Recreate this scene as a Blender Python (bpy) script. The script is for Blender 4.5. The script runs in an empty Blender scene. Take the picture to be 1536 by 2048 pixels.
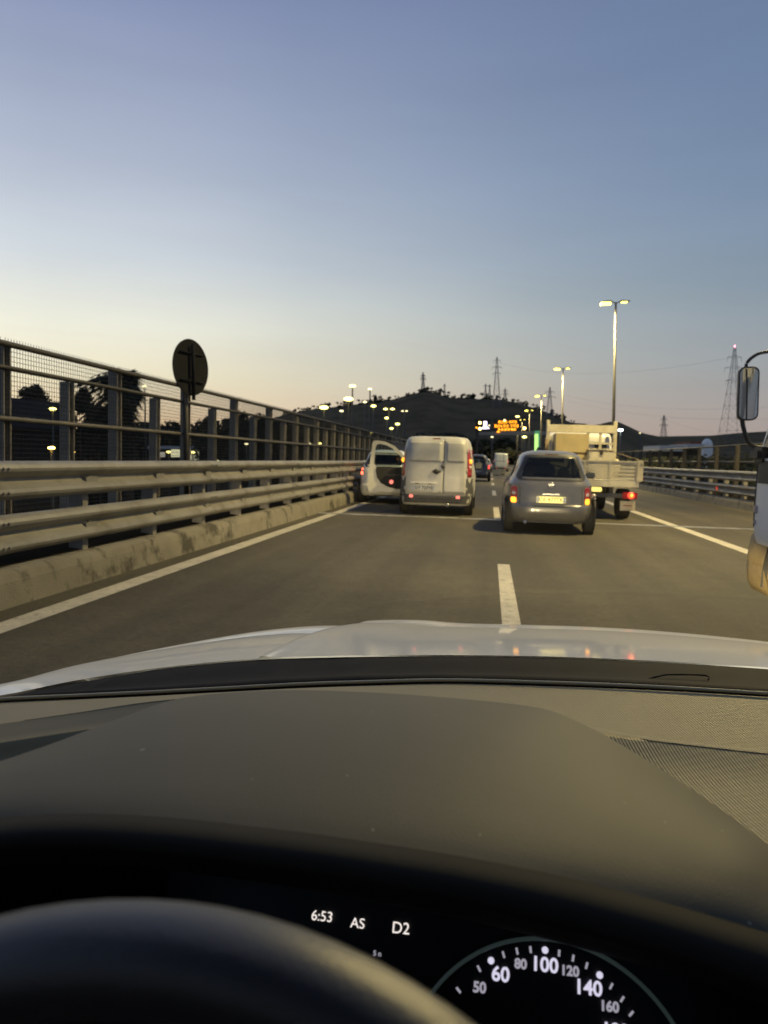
import bpy, bmesh, math, random
from mathutils import Matrix, Vector, noise
R = math.radians
scn = bpy.context.scene
COL = scn.collection
random.seed(7)

# ------------------------------------------------------------------ camera
F = 1540.0
CAM = Vector((0, 0, 1.31))
cam_rot = Matrix.Rotation(R(7.8), 4, 'Z') @ Matrix.Rotation(R(90 - 3.83), 4, 'X')
cd = bpy.data.cameras.new('camera')
cam = bpy.data.objects.new('camera', cd); COL.objects.link(cam)
cam.matrix_world = Matrix.Translation(CAM) @ cam_rot
cd.sensor_fit = 'VERTICAL'; cd.lens = 26.0; cd.sensor_height = 26.0 * 2048 / F; cd.sensor_width = cd.sensor_height * .75
cd.clip_start = 0.02; cd.clip_end = 6000
cd.dof.use_dof = True; cd.dof.focus_distance = 1.3; cd.dof.aperture_fstop = 8.6
scn.camera = cam
CM = cam.matrix_world.copy()
def P(px, py, d):
    """world point seen at photo pixel (px, py), d metres ahead of the lens"""
    return CM @ Vector(((px - 768) / F * d, -(py - 1024) / F * d, -d))

# ------------------------------------------------------------------ sky (dusk, sun just below the horizon to the left)
w = bpy.data.worlds.new('World'); scn.world = w; w.use_nodes = True
nt = w.node_tree; nt.nodes.clear()
N = nt.nodes.new; L = nt.links.new
def srgb(r, g, b):
    f = lambda c: (c / 255 / 12.92) if c / 255 <= .04045 else ((c / 255 + .055) / 1.055) ** 2.4
    return (f(r), f(g), f(b), 1)
tc = N('ShaderNodeTexCoord'); sep = N('ShaderNodeSeparateXYZ'); L(tc.outputs['Generated'], sep.inputs[0])
def ramp(stops, src):
    r = N('ShaderNodeValToRGB'); e = r.color_ramp.elements
    while len(e) < len(stops): e.new(.5)
    for k, (p, c) in enumerate(stops): e[k].position = p; e[k].color = c
    L(src, r.inputs[0]); return r.outputs[0]
SKY_GLOW = [(0, srgb(244, 196, 158)), (.045, srgb(250, 216, 172)), (.1, srgb(253, 240, 206)), (.16, srgb(251, 248, 231)),
            (.24, srgb(217, 223, 230)), (.34, srgb(183, 192, 212)), (.5, srgb(139, 150, 187)), (1, srgb(128, 144, 184))]
SKY_FAR = [(0, srgb(164, 146, 140)), (.05, srgb(162, 154, 154)), (.12, srgb(150, 157, 166)), (.2, srgb(130, 148, 166)),
           (.3, srgb(119, 140, 169)), (.42, srgb(110, 131, 165)), (.55, srgb(106, 124, 158)), (1, srgb(112, 130, 162))]
a = ramp(SKY_GLOW, sep.outputs['Z']); b = ramp(SKY_FAR, sep.outputs['Z'])
hz = N('ShaderNodeVectorMath'); hz.operation = 'MULTIPLY'; hz.inputs[1].default_value = (1, 1, 0); L(tc.outputs['Generated'], hz.inputs[0])
nm = N('ShaderNodeVectorMath'); nm.operation = 'NORMALIZE'; L(hz.outputs[0], nm.inputs[0])
dt = N('ShaderNodeVectorMath'); dt.operation = 'DOT_PRODUCT'; L(nm.outputs[0], dt.inputs[0])
GLOW_AZ = R(40)   # left of the road
dt.inputs[1].default_value = (-math.sin(GLOW_AZ), math.cos(GLOW_AZ), 0)
fr = N('ShaderNodeValToRGB'); L(dt.outputs['Value'], fr.inputs[0])
e = fr.color_ramp.elements; fr.color_ramp.interpolation = 'B_SPLINE'
for k, (p, v) in enumerate([(.30, 0), (.99, 1)]): e[k].position = p; e[k].color = (v, v, v, 1)
for p, v in ((.55, .06), (.74, .25), (.90, .66)):
    q = e.new(p); q.color = (v, v, v, 1)
mx = N('ShaderNodeMix'); mx.data_type = 'RGBA'; L(fr.outputs[0], mx.inputs[0]); L(b, mx.inputs[6]); L(a, mx.inputs[7])
# faint uneven haze bands
mpz = N('ShaderNodeMapping'); mpz.inputs['Scale'].default_value = (1.2, 1.2, 9); mpz.inputs['Rotation'].default_value = (R(5), R(3), 0); L(tc.outputs['Generated'], mpz.inputs[0])
nzs = N('ShaderNodeTexNoise'); nzs.inputs['Scale'].default_value = 1.6; nzs.inputs['Detail'].default_value = 5; L(mpz.outputs[0], nzs.inputs['Vector'])
mrs = N('ShaderNodeMapRange'); mrs.inputs[1].default_value = .3; mrs.inputs[2].default_value = .7; mrs.inputs[3].default_value = .965; mrs.inputs[4].default_value = 1.035; L(nzs.outputs['Fac'], mrs.inputs[0])
vms = N('ShaderNodeVectorMath'); vms.operation = 'SCALE'; L(mx.outputs[2], vms.inputs[0]); L(mrs.outputs[0], vms.inputs['Scale'])
bg = N('ShaderNodeBackground'); L(vms.outputs[0], bg.inputs[0]); bg.inputs[1].default_value = 1.0
out = N('ShaderNodeOutputWorld'); L(bg.outputs[0], out.inputs[0])

scn.view_settings.view_transform = 'Standard'; scn.view_settings.look = 'None'
scn.view_settings.exposure = 0; scn.view_settings.gamma = 1
scn.cycles.use_denoising = True
scn.cycles.max_bounces = 8; scn.cycles.transparent_max_bounces = 16
scn.cycles.sample_clamp_indirect = 4.0; scn.cycles.caustics_reflective = False; scn.cycles.caustics_refractive = False

# road frame: the carriageway is banked, falling to the right
RF = Matrix.Rotation(R(1.6), 4, 'Y')
LAMP_WARM = (1.0, .76, .30)
LAMP_W = 7000

# ------------------------------------------------------------------ materials
MATS = {}
def mat(name, col, rough=.6, metal=0, var=.12, scale=6, bump=0, bscale=60, emit=None, es=0, coat=0, spec=.5):
    m = bpy.data.materials.new(name); m.use_nodes = True
    t = m.node_tree; bs = t.nodes['Principled BSDF']
    bs.inputs['Roughness'].default_value = rough; bs.inputs['Metallic'].default_value = metal
    bs.inputs['Coat Weight'].default_value = coat; bs.inputs['Coat Roughness'].default_value = .05
    bs.inputs['Specular IOR Level'].default_value = spec
    tcn = t.nodes.new('ShaderNodeTexCoord')
    if var:
        nz = t.nodes.new('ShaderNodeTexNoise'); nz.inputs['Scale'].default_value = scale; nz.inputs['Detail'].default_value = 6
        t.links.new(tcn.outputs['Object'], nz.inputs['Vector'])
        r = t.nodes.new('ShaderNodeValToRGB'); ee = r.color_ramp.elements
        ee[0].position = .3; ee[1].position = .72
        ee[0].color = tuple(max(0, c * (1 - var)) for c in col[:3]) + (1,); ee[1].color = tuple(min(1, c * (1 + var)) for c in col[:3]) + (1,)
        t.links.new(nz.outputs['Fac'], r.inputs[0]); t.links.new(r.outputs[0], bs.inputs['Base Color'])
    else:
        bs.inputs['Base Color'].default_value = tuple(col[:3]) + (1,)
    if bump:
        nb = t.nodes.new('ShaderNodeTexNoise'); nb.inputs['Scale'].default_value = bscale; nb.inputs['Detail'].default_value = 4
        t.links.new(tcn.outputs['Object'], nb.inputs['Vector'])
        bp = t.nodes.new('ShaderNodeBump'); bp.inputs['Strength'].default_value = bump; bp.inputs['Distance'].default_value = .02
        t.links.new(nb.outputs['Fac'], bp.inputs['Height']); t.links.new(bp.outputs[0], bs.inputs['Normal'])
    if emit:
        bs.inputs['Emission Color'].default_value = tuple(emit[:3]) + (1,); bs.inputs['Emission Strength'].default_value = es
    MATS[name] = m
    return m
def stained(name, col, dark, rough, lo, hi, scale, bump=.3, bscale=80):
    """base colour with blotches of a second colour"""
    m = mat(name, col, rough, var=.14, scale=3, bump=bump, bscale=bscale)
    t = m.node_tree; bs = t.nodes['Principled BSDF']; src = bs.inputs['Base Color'].links[0].from_socket
    tcn = t.nodes.new('ShaderNodeTexCoord'); nz = t.nodes.new('ShaderNodeTexNoise'); nz.inputs['Scale'].default_value = scale
    nz.inputs['Detail'].default_value = 9; nz.inputs['Roughness'].default_value = .65
    t.links.new(tcn.outputs['Object'], nz.inputs['Vector'])
    r = t.nodes.new('ShaderNodeValToRGB'); r.color_ramp.elements[0].position = lo; r.color_ramp.elements[1].position = hi
    t.links.new(nz.outputs['Fac'], r.inputs[0])
    x = t.nodes.new('ShaderNodeMix'); x.data_type = 'RGBA'
    t.links.new(r.outputs[0], x.inputs[0]); t.links.new(src, x.inputs[6]); x.inputs[7].default_value = tuple(dark) + (1,)
    t.links.new(x.outputs[2], bs.inputs['Base Color'])
    return m
def grain(m, fine=240, amt=.35, tracks=0):
    """fine speckle and (for a road) long streaks along the lanes"""
    t = m.node_tree; bs = t.nodes['Principled BSDF']; src = bs.inputs['Base Color'].links[0].from_socket
    tcn = t.nodes.new('ShaderNodeTexCoord')
    def mul(src, vec_scale, sc, lo, hi, det=3):
        mp = t.nodes.new('ShaderNodeMapping'); mp.inputs['Scale'].default_value = vec_scale; t.links.new(tcn.outputs['Object'], mp.inputs[0])
        nz = t.nodes.new('ShaderNodeTexNoise'); nz.inputs['Scale'].default_value = sc; nz.inputs['Detail'].default_value = det; t.links.new(mp.outputs[0], nz.inputs['Vector'])
        mr = t.nodes.new('ShaderNodeMapRange'); mr.inputs[1].default_value = .3; mr.inputs[2].default_value = .7; mr.inputs[3].default_value = lo; mr.inputs[4].default_value = hi; t.links.new(nz.outputs['Fac'], mr.inputs[0])
        x = t.nodes.new('ShaderNodeVectorMath'); x.operation = 'SCALE'; t.links.new(src, x.inputs[0]); t.links.new(mr.outputs[0], x.inputs['Scale']); return x.outputs[0]
    src = mul(src, (1, 1, 1), fine, 1 - amt, 1 + amt, 2)
    src = mul(src, (1, 1, 1), fine * .18, 1 - amt * .5, 1 + amt * .5, 4)
    if tracks:
        src = mul(src, (1.6, .03, 1), 1.0, 1 - tracks, 1 + tracks, 3); src = mul(src, (.5, .22, 1), 1.0, 1 - tracks * .8, 1 + tracks * .8, 5)
    t.links.new(src, bs.inputs['Base Color'])
def emis(name, col, s, base=None):
    return mat(name, base or tuple(c * .5 for c in col[:3]), .35, var=0, emit=col, es=s)
def glass(name, tint=(.9, .93, .92), gloss=.08, rough=.0, fres=True):
    m = bpy.data.materials.new(name); m.use_nodes = True; t = m.node_tree; t.nodes.clear()
    o = t.nodes.new('ShaderNodeOutputMaterial'); mxs = t.nodes.new('ShaderNodeMixShader')
    tr = t.nodes.new('ShaderNodeBsdfTransparent'); tr.inputs[0].default_value = tuple(tint) + (1,)
    gl = t.nodes.new('ShaderNodeBsdfGlossy'); gl.inputs['Roughness'].default_value = rough
    if fres:
        f = t.nodes.new('ShaderNodeFresnel'); f.inputs[0].default_value = 1.45; t.links.new(f.outputs[0], mxs.inputs[0])
    else: mxs.inputs[0].default_value = gloss
    t.links.new(tr.outputs[0], mxs.inputs[1]); t.links.new(gl.outputs[0], mxs.inputs[2]); t.links.new(mxs.outputs[0], o.inputs[0])
    MATS[name] = m; return m

asphalt = stained('asphalt', (.054, .046, .029), (.034, .030, .020), .82, .52, .78, .35, bump=.5, bscale=140)
grain(asphalt, 90, .5, .34)
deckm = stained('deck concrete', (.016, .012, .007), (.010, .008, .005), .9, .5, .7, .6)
kerbm = stained('kerb concrete', (.185, .17, .135), (.05, .045, .034), .9, .54, .64, 2.2, bump=.5)
paintm = stained('road paint', (.43, .40, .33), (.11, .10, .08), .7, .54, .76, 9); grain(paintm, 70, .18)
jointm = stained('joint steel', (.36, .36, .35), (.12, .12, .12), .35, .45, .65, 2.5, bump=.2)
galv = stained('galvanised steel', (.205, .197, .176), (.105, .085, .062), .5, .48, .74, 2.6, bump=.1)
galvm = mat('mid rail steel', (.09, .082, .068), .6, .2, var=.25, scale=3)
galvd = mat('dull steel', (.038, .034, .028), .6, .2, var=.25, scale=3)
postm = mat('post steel', (.26, .235, .19), .65, .1, var=.3, scale=5)
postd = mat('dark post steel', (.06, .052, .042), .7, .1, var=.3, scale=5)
wirem = mat('wire', (.03, .03, .028), .6, .3, var=0)
blackp = mat('black plastic', (.022, .022, .023), .55, var=.2, scale=30, bump=.1, bscale=400)
greyp = mat('grey plastic', (.07, .07, .072), .6, var=.15, scale=10)
rubber = mat('tyre rubber', (.022, .021, .02), .85, var=.2, scale=20)
rimm = mat('rim metal', (.35, .35, .36), .35, .8, var=.1)
whitep = mat('white paint', (.70, .69, .65), .3, var=.06, scale=3, coat=.6)
whited = stained('dusty white paint', (.46, .45, .42), (.37, .355, .31), .35, .45, .8, 1.6, bump=0)
greyblue = mat('grey blue metallic', (.150, .146, .140), .33, .25, var=.06, scale=8, coat=.7)
darkpaint = mat('dark paint', (.03, .032, .036), .3, .2, var=.1, coat=.6)
silverp = mat('silver paint', (.42, .45, .46), .35, .3, var=.06, coat=.5)
creamp = stained('cream truck paint', (.54, .50, .38), (.38, .31, .2), .6, .5, .8, 2.2, bump=.1)
alum = stained('alu board', (.52, .48, .37), (.4, .34, .25), .5, .5, .8, 2.5, bump=.1)
woodm = stained('yellow plywood', (.44, .36, .19), (.36, .28, .14), .8, .45, .8, 6.0, bump=.2)
woodd = mat('weathered board', (.30, .22, .13), .8, var=.35, scale=4)
darkin = mat('dark interior', (.02, .02, .02), .8, var=.2)
cloth = mat('seat cloth', (.028, .028, .03), .9, var=.2, scale=20)
chrome = mat('chrome', (.6, .6, .6), .34, 1, var=0)
mirgl = mat('wing mirror glass', (.10, .11, .12), .5, 0, var=0, spec=.3)
redlens = mat('red lens', (.30, .012, .015), .2, var=.1, coat=.8)
clearlens = mat('clear lens', (.5, .42, .40), .2, var=.05, coat=.8)
amber = emis('amber lens lit', (1, .40, .03), 2.4, (.5, .2, .02))
redlit = emis('red lens lit', (1, .07, .03), 2.6, (.4, .02, .02))
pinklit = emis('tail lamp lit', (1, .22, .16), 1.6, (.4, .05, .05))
platew = mat('white plate', (.62, .62, .58), .8, var=.03)
platel = emis('lamp lit plate', (1, .78, .17), 1.0, (.7, .66, .4))
blueband = mat('plate band', (.35, .40, .5), .4, var=.03)
inkm = mat('plate ink', (.05, .05, .06), .5, var=0)
inkl = mat('lit plate ink', (.5, .38, .08), .5, var=0)
glassm = glass('car glass', (.62, .68, .66))
glassd = glass('tinted glass', (.22, .25, .25))
lampon = emis('lamp lens lit', (1, .80, .13), 6)
lampw = emis('white lamp lit', (1, .84, .26), 5)
lampo = emis('amber lamp lit', (1, .62, .12), 26)
lampsm = emis('small lamp lit', (1, .86, .45), 3)
led = emis('amber led', (1, .34, .015), 5)
flash = emis('amber flasher lit', (1, .62, .16), 14)
ledw = emis('white led', (.92, .78, 1.0), 3.5)
greenlit = emis('green lit panel', (.55, .95, .26), 1.2)
greenlo = emis('green lit top', (.10, .35, .20), .6)
winlit = emis('lit window', (1, .93, .55), .75)
redbeacon = emis('red beacon', (1, .25, .35), 6)
polem = mat('lamp pole', (.04, .038, .033), .5, .2, var=.1)
bark = mat('bark', (.06, .045, .03), .9, var=.3)
hillm = stained('hill scrub', (.105, .082, .046), (.060, .048, .028), .95, .42, .62, .035, bump=.0)
groundm = stained('ground', (.014, .012, .008), (.009, .008, .006), .95, .4, .65, .08, bump=.2)
def leafmat(name, c):
    return mat(name, c, .7, var=.5, scale=1.3, spec=.2)
leafd = leafmat('dark leaves', (.030, .034, .022))
leafm = leafmat('olive leaves', (.045, .048, .028))
palmm = leafmat('palm leaves', (.034, .036, .024))
concm = stained('wall render', (.055, .048, .036), (.035, .031, .024), .9, .45, .7, .4)
pylonm = mat('pylon steel', (.17, .17, .18), .6, .3, var=.1)
roofr = mat('red roof', (.22, .075, .045), .85, var=.3, scale=2)
whitew = mat('pale roof', (.55, .55, .54), .7, var=.1)

for m_ in (deckm, hillm, groundm, leafd, leafm, palmm, concm): m_.node_tree.nodes['Principled BSDF'].inputs['Specular IOR Level'].default_value = .04
# ------------------------------------------------------------------ builders
class MB:
    def __init__(s): s.v = []; s.f = []; s.sm = []; s.mi = []
    def add(s, vs, fs, smooth=False, M=None, mi=0):
        o = len(s.v)
        s.v += [tuple(M @ Vector(p)) if M else tuple(p) for p in vs]
        s.f += [tuple(i + o for i in f) for f in fs]; s.sm += [smooth] * len(fs); s.mi += [mi] * len(fs)
        return s
    def box(s, x0, x1, y0, y1, z0, z1, M=None, mi=0):
        vs = [(x, y, z) for z in (z0, z1) for y in (y0, y1) for x in (x0, x1)]
        return s.add(vs, [(0, 2, 3, 1), (4, 5, 7, 6), (0, 1, 5, 4), (2, 6, 7, 3), (0, 4, 6, 2), (1, 3, 7, 5)], M=M, mi=mi)
    def bbox(s, x0, x1, y0, y1, z0, z1, b=.01, M=None):
        """box with bevelled edges"""
        bm = bmesh.new(); bmesh.ops.create_cube(bm, size=1)
        for v in bm.verts: v.co = Vector(((x0 + x1) / 2 + v.co.x * (x1 - x0), (y0 + y1) / 2 + v.co.y * (y1 - y0), (z0 + z1) / 2 + v.co.z * (z1 - z0)))
        bmesh.ops.bevel(bm, geom=bm.edges[:], offset=min(b, .45 * min(x1 - x0, y1 - y0, z1 - z0)), segments=2, affect='EDGES')
        bm.verts.index_update(); s.add([v.co[:] for v in bm.verts], [[v.index for v in f.verts] for f in bm.faces], False, M); bm.free(); return s
    def tube(s, pts, r, n=8, cap=True, M=None):
        pts = [Vector(p) for p in pts]; rr = r if isinstance(r, (list, tuple)) else [r] * len(pts)
        vs = []; fs = []
        for i, p in enumerate(pts):
            d = (pts[min(i + 1, len(pts) - 1)] - pts[max(i - 1, 0)]).normalized()
            u = d.cross(Vector((0, 0, 1)) if abs(d.z) < .9 else Vector((1, 0, 0))).normalized(); q = d.cross(u)
            for k in range(n):
                t = 2 * math.pi * k / n; vs.append(p + (u * math.cos(t) + q * math.sin(t)) * rr[i])
        for i in range(len(pts) - 1):
            for k in range(n): fs.append((i * n + k, i * n + (k + 1) % n, (i + 1) * n + (k + 1) % n, (i + 1) * n + k))
        if cap: fs += [tuple(range(n))[::-1], tuple(range((len(pts) - 1) * n, len(pts) * n))]
        return s.add(vs, fs, n > 4, M)
    def prism(s, poly, ax, a0, a1, M=None):
        """polygon (2-D) extruded along axis ax: 'x' -> poly in (y,z), 'y' -> (x,z), 'z' -> (x,y)"""
        f = {'x': lambda p, t: (t, p[0], p[1]), 'y': lambda p, t: (p[0], t, p[1]), 'z': lambda p, t: (p[0], p[1], t)}[ax]
        n = len(poly); vs = [f(p, a0) for p in poly] + [f(p, a1) for p in poly]
        fs = [tuple(range(n)), tuple(range(n, 2 * n))[::-1]] + [(k, k + n, (k + 1) % n + n, (k + 1) % n) for k in range(n)]
        return s.add(vs, fs, M=M)
    def ring(s, outer, inner, ax, a0, a1):
        f = {'x': lambda p, t: (t, p[0], p[1]), 'y': lambda p, t: (p[0], t, p[1])}[ax]
        n = len(outer); vs = [f(p, t) for t in (a0, a1) for q in (outer, inner) for p in q]; fs = []
        for k in range(n):
            j = (k + 1) % n
            fs += [(k, j, n + j, n + k), (2 * n + k, 3 * n + k, 3 * n + j, 2 * n + j), (k, 2 * n + k, 2 * n + j, j), (n + k, n + j, 3 * n + j, 3 * n + k)]
        return s.add(vs, fs)
    def disc(s, c, r, nrm, n=20, thick=.01):
        nrm = Vector(nrm).normalized(); c = Vector(c)
        return s.tube([c - nrm * thick / 2, c + nrm * thick / 2], r, n)
    def grid(s, rows, smooth=True):
        n = len(rows[0]); vs = [p for r in rows for p in r]
        fs = [(i * n + k, i * n + k + 1, (i + 1) * n + k + 1, (i + 1) * n + k) for i in range(len(rows) - 1) for k in range(n - 1)]
        return s.add(vs, fs, smooth)
    def text(s, body, size, M, bold=0.0, ext=.001, align='CENTER'):
        c = bpy.data.curves.new('t', 'FONT'); c.body = body; c.size = size; c.extrude = ext; c.offset = bold; c.align_x = align; c.align_y = 'CENTER'
        o = bpy.data.objects.new('t', c); COL.objects.link(o)
        dg = bpy.context.evaluated_depsgraph_get(); me = bpy.data.meshes.new_from_object(o.evaluated_get(dg))
        s.add([v.co[:] for v in me.vertices], [tuple(p.vertices) for p in me.polygons], False, M)
        bpy.data.objects.remove(o); bpy.data.curves.remove(c); bpy.data.meshes.remove(me); return s
    def mesh(s, name, mats):
        me = bpy.data.meshes.new(name); me.from_pydata(s.v, [], s.f)
        me.polygons.foreach_set('use_smooth', s.sm); me.polygons.foreach_set('material_index', s.mi)
        for m in (mats if isinstance(mats, list) else [mats]): me.materials.append(m)
        bm = bmesh.new(); bm.from_mesh(me); bmesh.ops.recalc_face_normals(bm, faces=bm.faces); bm.to_mesh(me); bm.free(); return me
    def build(s, name, m, parent=None, world=False, label=None, kind=None):
        o = bpy.data.objects.new(name, s.mesh(name, m)); COL.objects.link(o)
        if parent:
            o.parent = parent
            if world: o.matrix_parent_inverse = parent.matrix_world.inverted()
        if label: o['label'] = label
        if kind: o['kind'] = kind
        return o
def tag(o, label, cat, group=None):
    o['label'] = label; o['category'] = cat
    if group: o['group'] = group
    return o
def thing(name, label, cat, M=None, group=None):
    o = bpy.data.objects.new(name, None); COL.objects.link(o); o.empty_display_size = .2
    o.matrix_world = M or Matrix()
    return tag(o, label, cat, group)
def struct(name, mb, m, M=None):
    o = mb.build(name, m); o['kind'] = 'structure'
    if M: o.matrix_world = M
    return o
def kids(o): return [c for c in COL.objects if c.parent == o]
def dup(o, M=None, parent=None, label=None):
    c = o.copy(); COL.objects.link(c)
    if parent: c.parent = parent
    for k in list(o.children): dup(k, None, c)
    if M is not None: c.matrix_world = M
    if label: c['label'] = label
    return c
def cat_rom(pts, sub):
    """Catmull-Rom through tuples"""
    out = []; n = len(pts)
    for i in range(n - 1):
        p = [pts[max(i - 1, 0)], pts[i], pts[i + 1], pts[min(i + 2, n - 1)]]
        for k in range(sub):
            t = k / sub
            out.append(tuple(.5 * (2 * b + (c - a) * t + (2 * a - 5 * b + 4 * c - d) * t * t + (3 * b - a - 3 * c + d) * t ** 3) for a, b, c, d in zip(*p)))
    out.append(tuple(pts[-1])); return out
def lerp_tab(tab, x):
    if x <= tab[0][0]: return tab[0][1]
    for (a, u), (b, v) in zip(tab, tab[1:]):
        if x <= b: return u + (v - u) * (x - a) / (b - a)
    return tab[-1][1]
def road(x, y, rz=0, z=0): return RF @ Matrix.Translation((x, y, z)) @ Matrix.Rotation(R(rz), 4, 'Z')
# ================================================================== SETTING
ZG = -4.5
# ground: one sheet to the horizon, then the hill as terrain rising from it
mb = MB()
rs = [0, 40, 120, 300, 700, 1500, 3000, 5000]; na = 48
vs = [(0, 0, ZG)]; fs = []
for r in rs[1:]:
    for k in range(na):
        t = 2 * math.pi * k / na; vs.append((r * math.cos(t), r * math.sin(t), ZG))
for k in range(na): fs.append((0, 1 + k, 1 + (k + 1) % na))
for i in range(len(rs) - 2):
    for k in range(na): fs.append((1 + i * na + k, 1 + i * na + (k + 1) % na, 1 + (i + 1) * na + (k + 1) % na, 1 + (i + 1) * na + k))
mb.add(vs, fs); struct('ground', mb, groundm)

HILL = [(-500, 886), (-100, 884), (400, 872), (470, 856), (520, 842), (560, 832), (600, 823), (650, 816), (700, 810), (750, 804), (790, 798), (815, 790), (835, 785), (850, 783.5), (868, 785),
        (885, 791), (905, 796), (940, 797), (975, 799), (1005, 801), (1040, 808), (1080, 819), (1110, 831), (1140, 844), (1165, 850), (1194, 850), (1212, 845),
        (1228, 842), (1240, 845), (1262, 855), (1284, 866), (1318, 873), (1362, 872), (1424, 871), (1475, 866), (1527, 863), (1620, 856), (1800, 852)]
def ridge(px):
    d = lerp_tab([(-500, 500), (400, 650), (560, 800), (1140, 800), (1190, 620), (1800, 560)], px)
    return d, P(px, lerp_tab(HILL, px), d)
mb = MB(); rows = []
cols = [(-500 + 10 * i) for i in range(231)]
S = [0, .12, .25, .4, .55, .7, .82, .92, 1, 1.08, 1.2, 1.4, 1.7]
H = [0, .03, .10, .24, .44, .66, .83, .95, 1, .95, .8, .45, 0]
for s, h in zip(S, H):
    row = []
    for px in cols:
        d, top = ridge(px)
        base = Vector((top.x, top.y, 0)); n = base.normalized(); rr = base.length
        r0 = rr * .48; r = r0 + (rr - r0) * s
        z = ZG - .3 + (top.z - ZG + .3) * h
        if 0 < h < 1: z += (noise.noise((n.x * r * .02, n.y * r * .02, 0)) * 3.5) * h * (1 if s < 1 else 0)
        row.append((n.x * r, n.y * r, z))
    rows.append(row)
mb.grid(rows); struct('hill', mb, hillm)

# viaduct deck, carriageway, markings
XL, XR = -5.6, 10.2
mb = MB(); mb.box(XL, XR, -40, 430, -6.0, -.006); struct('road_deck', mb, deckm, RF)
mb = MB(); mb.grid([[(x, y, 0) for x in (-4.0, 0.25, 4.1, 7.85)] for y in [-30 + 10 * i for i in range(46)]], False)
struct('road', mb, asphalt, RF)
def line_strip(name, x, w_, y0, y1, m=None, z=.004):
    b = MB(); b.grid([[(x - w_ / 2, y, z), (x + w_ / 2, y, z)] for y in [y0 + (y1 - y0) * i / 24 for i in range(25)]], False)
    return struct(name, b, m or paintm, RF)
line_strip('edge_line', -3.50, .22, -6, 420)
line_strip('edge_line', 3.985, .22, -6, 420)
b = MB()
for k in range(-1, 30):
    y0 = 5.2 + 12 * k
    b.add([(.11, y0, .004), (.26, y0, .004), (.26, y0 + 4.6, .004), (.11, y0 + 4.6, .004)], [(0, 1, 2, 3)])
struct('lane_marking', b, paintm, RF)
for y in (17.1, 52, 88):
    b = MB(); b.box(-4.0, 7.85, y, y + .09, -.02, .010); b.box(-4.0, 7.85, y + .13, y + .22, -.02, .010); struct('expansion_joint', b, jointm, RF)
for x0, x1 in ((-4.6, -3.9), (7.8, 8.5)):
    b = MB(); rows = []
    s = 1 if x0 < 0 else -1
    xi, xo = (x1, x0) if s > 0 else (x0, x1)
    for i in range(160):
        y = -10 + 1.5 * i
        j = .018 * noise.noise((y * .9, x0, 0)) if y < 60 else 0
        rows.append([(xi + s * .03, y, -.01), (xi + s * j, y, .20 + j), (xi - s * .02, y, .27 + j * .5), (xi - s * .08, y, .30), (xo, y, .305), (xo, y, -.01)])
    b.grid(rows, False); struct('kerb', b, kerbm, RF)

pinkref = mat('red reflector', (.75, .10, .07), .5, var=.05)
dirtm = stained('verge dirt', (.022, .016, .009), (.012, .010, .006), .98, .4, .7, 4, bump=.6); dirtm.node_tree.nodes['Principled BSDF'].inputs['Specular IOR Level'].default_value = .02
for x0, x1, zz in ((-4.62, -4.06, .312), (7.98, 8.52, .312), (-5.58, -4.62, .004), (8.52, 10.1, .004)):
    b = MB(); b.grid([[(x0 + (x1 - x0) * j / 3 + .02 * noise.noise((y * .7, j, x0)) * (j in (0,)), y, zz + (.012 * noise.noise((y * .9, j, x0)) + .012 if zz > .1 and 0 < j < 3 else 0)) for j in range(4)] for y in [-10 + 1.0 * i for i in range(160)]]); struct('verge', b, dirtm, RF)

# ------------------------------------------------------------------ guard rails
WP = [(.0, .0), (.03, .0), (.085, .035), (.095, .06), (.085, .09), (.022, .135), (.005, .15), (.005, .175), (.07, .215), (.09, .235), (.095, .26), (.08, .29), (.05, .312), (0, .318)]
def guard_rail(x, side, label, npost, y0, sp):
    t = thing('guard_rail', label, 'guard rail', road(x, 0), 'steel guard rails along the carriageway')
    for z0 in (.42, .87):
        b = MB(); rows = []
        ys = [-8 + 4.5 * i for i in range(60)]
        for y in ys:
            row = [(side * (p[0] - .0), y, z0 + p[1] * 1.02 + .006 * noise.noise((y * .6, z0 * 5, x))) for p in WP]
            row += [(side * (p[0] - .006), y, z0 + p[1] * 1.02) for p in WP[::-1]] + [row[0]]
            rows.append(row)
        b.grid(rows, False)
        for y in [y0 + sp * i for i in range(npost)]:
            b.bbox(min(side * .005, side * .03), max(side * .005, side * .03), y - .022, y + .022, z0 + .145, z0 + .18, .006)
        for k in range(-1, 14):      # lapped joints with their bolts
            yy = 4.9 + 4.86 * k + .81
            b.grid([[(side * (p[0] + .004), yy + q, z0 + p[1] * 1.02) for p in WP] for q in (-.16, .16)], False)
            for q in (-.11, -.04, .04, .11):
                for zz in (.06, .26): b.bbox(min(side * .09, side * .112), max(side * .09, side * .112), yy + q - .012, yy + q + .012, z0 + zz - .012, z0 + zz + .012, .004)
        b.build('beam', galv, t)
    pm = MB(); pm.box(-.17 if side > 0 else .02, -.02 if side > 0 else .17, -.05, .05, .3, 1.12); pm.box(-.05, .05, -.11, .11, .5, .58); pm.box(-.05, .05, -.11, .11, .96, 1.04)
    first = None
    for i in range(npost):
        if first is None: first = pm.build('post', galv, t); o = first
        else: o = first.copy(); COL.objects.link(o); o.parent = t
        o.location = (0, y0 + sp * i, 0)
    return t
guard_rail(-4.02, 1, 'two beam steel guard rail on the low concrete kerb beside the open van door', 56, .76, 1.62)
gr = guard_rail(7.9, -1, 'two beam steel guard rail with red reflectors behind the tipper truck', 50, 4.5, 1.93)
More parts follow.
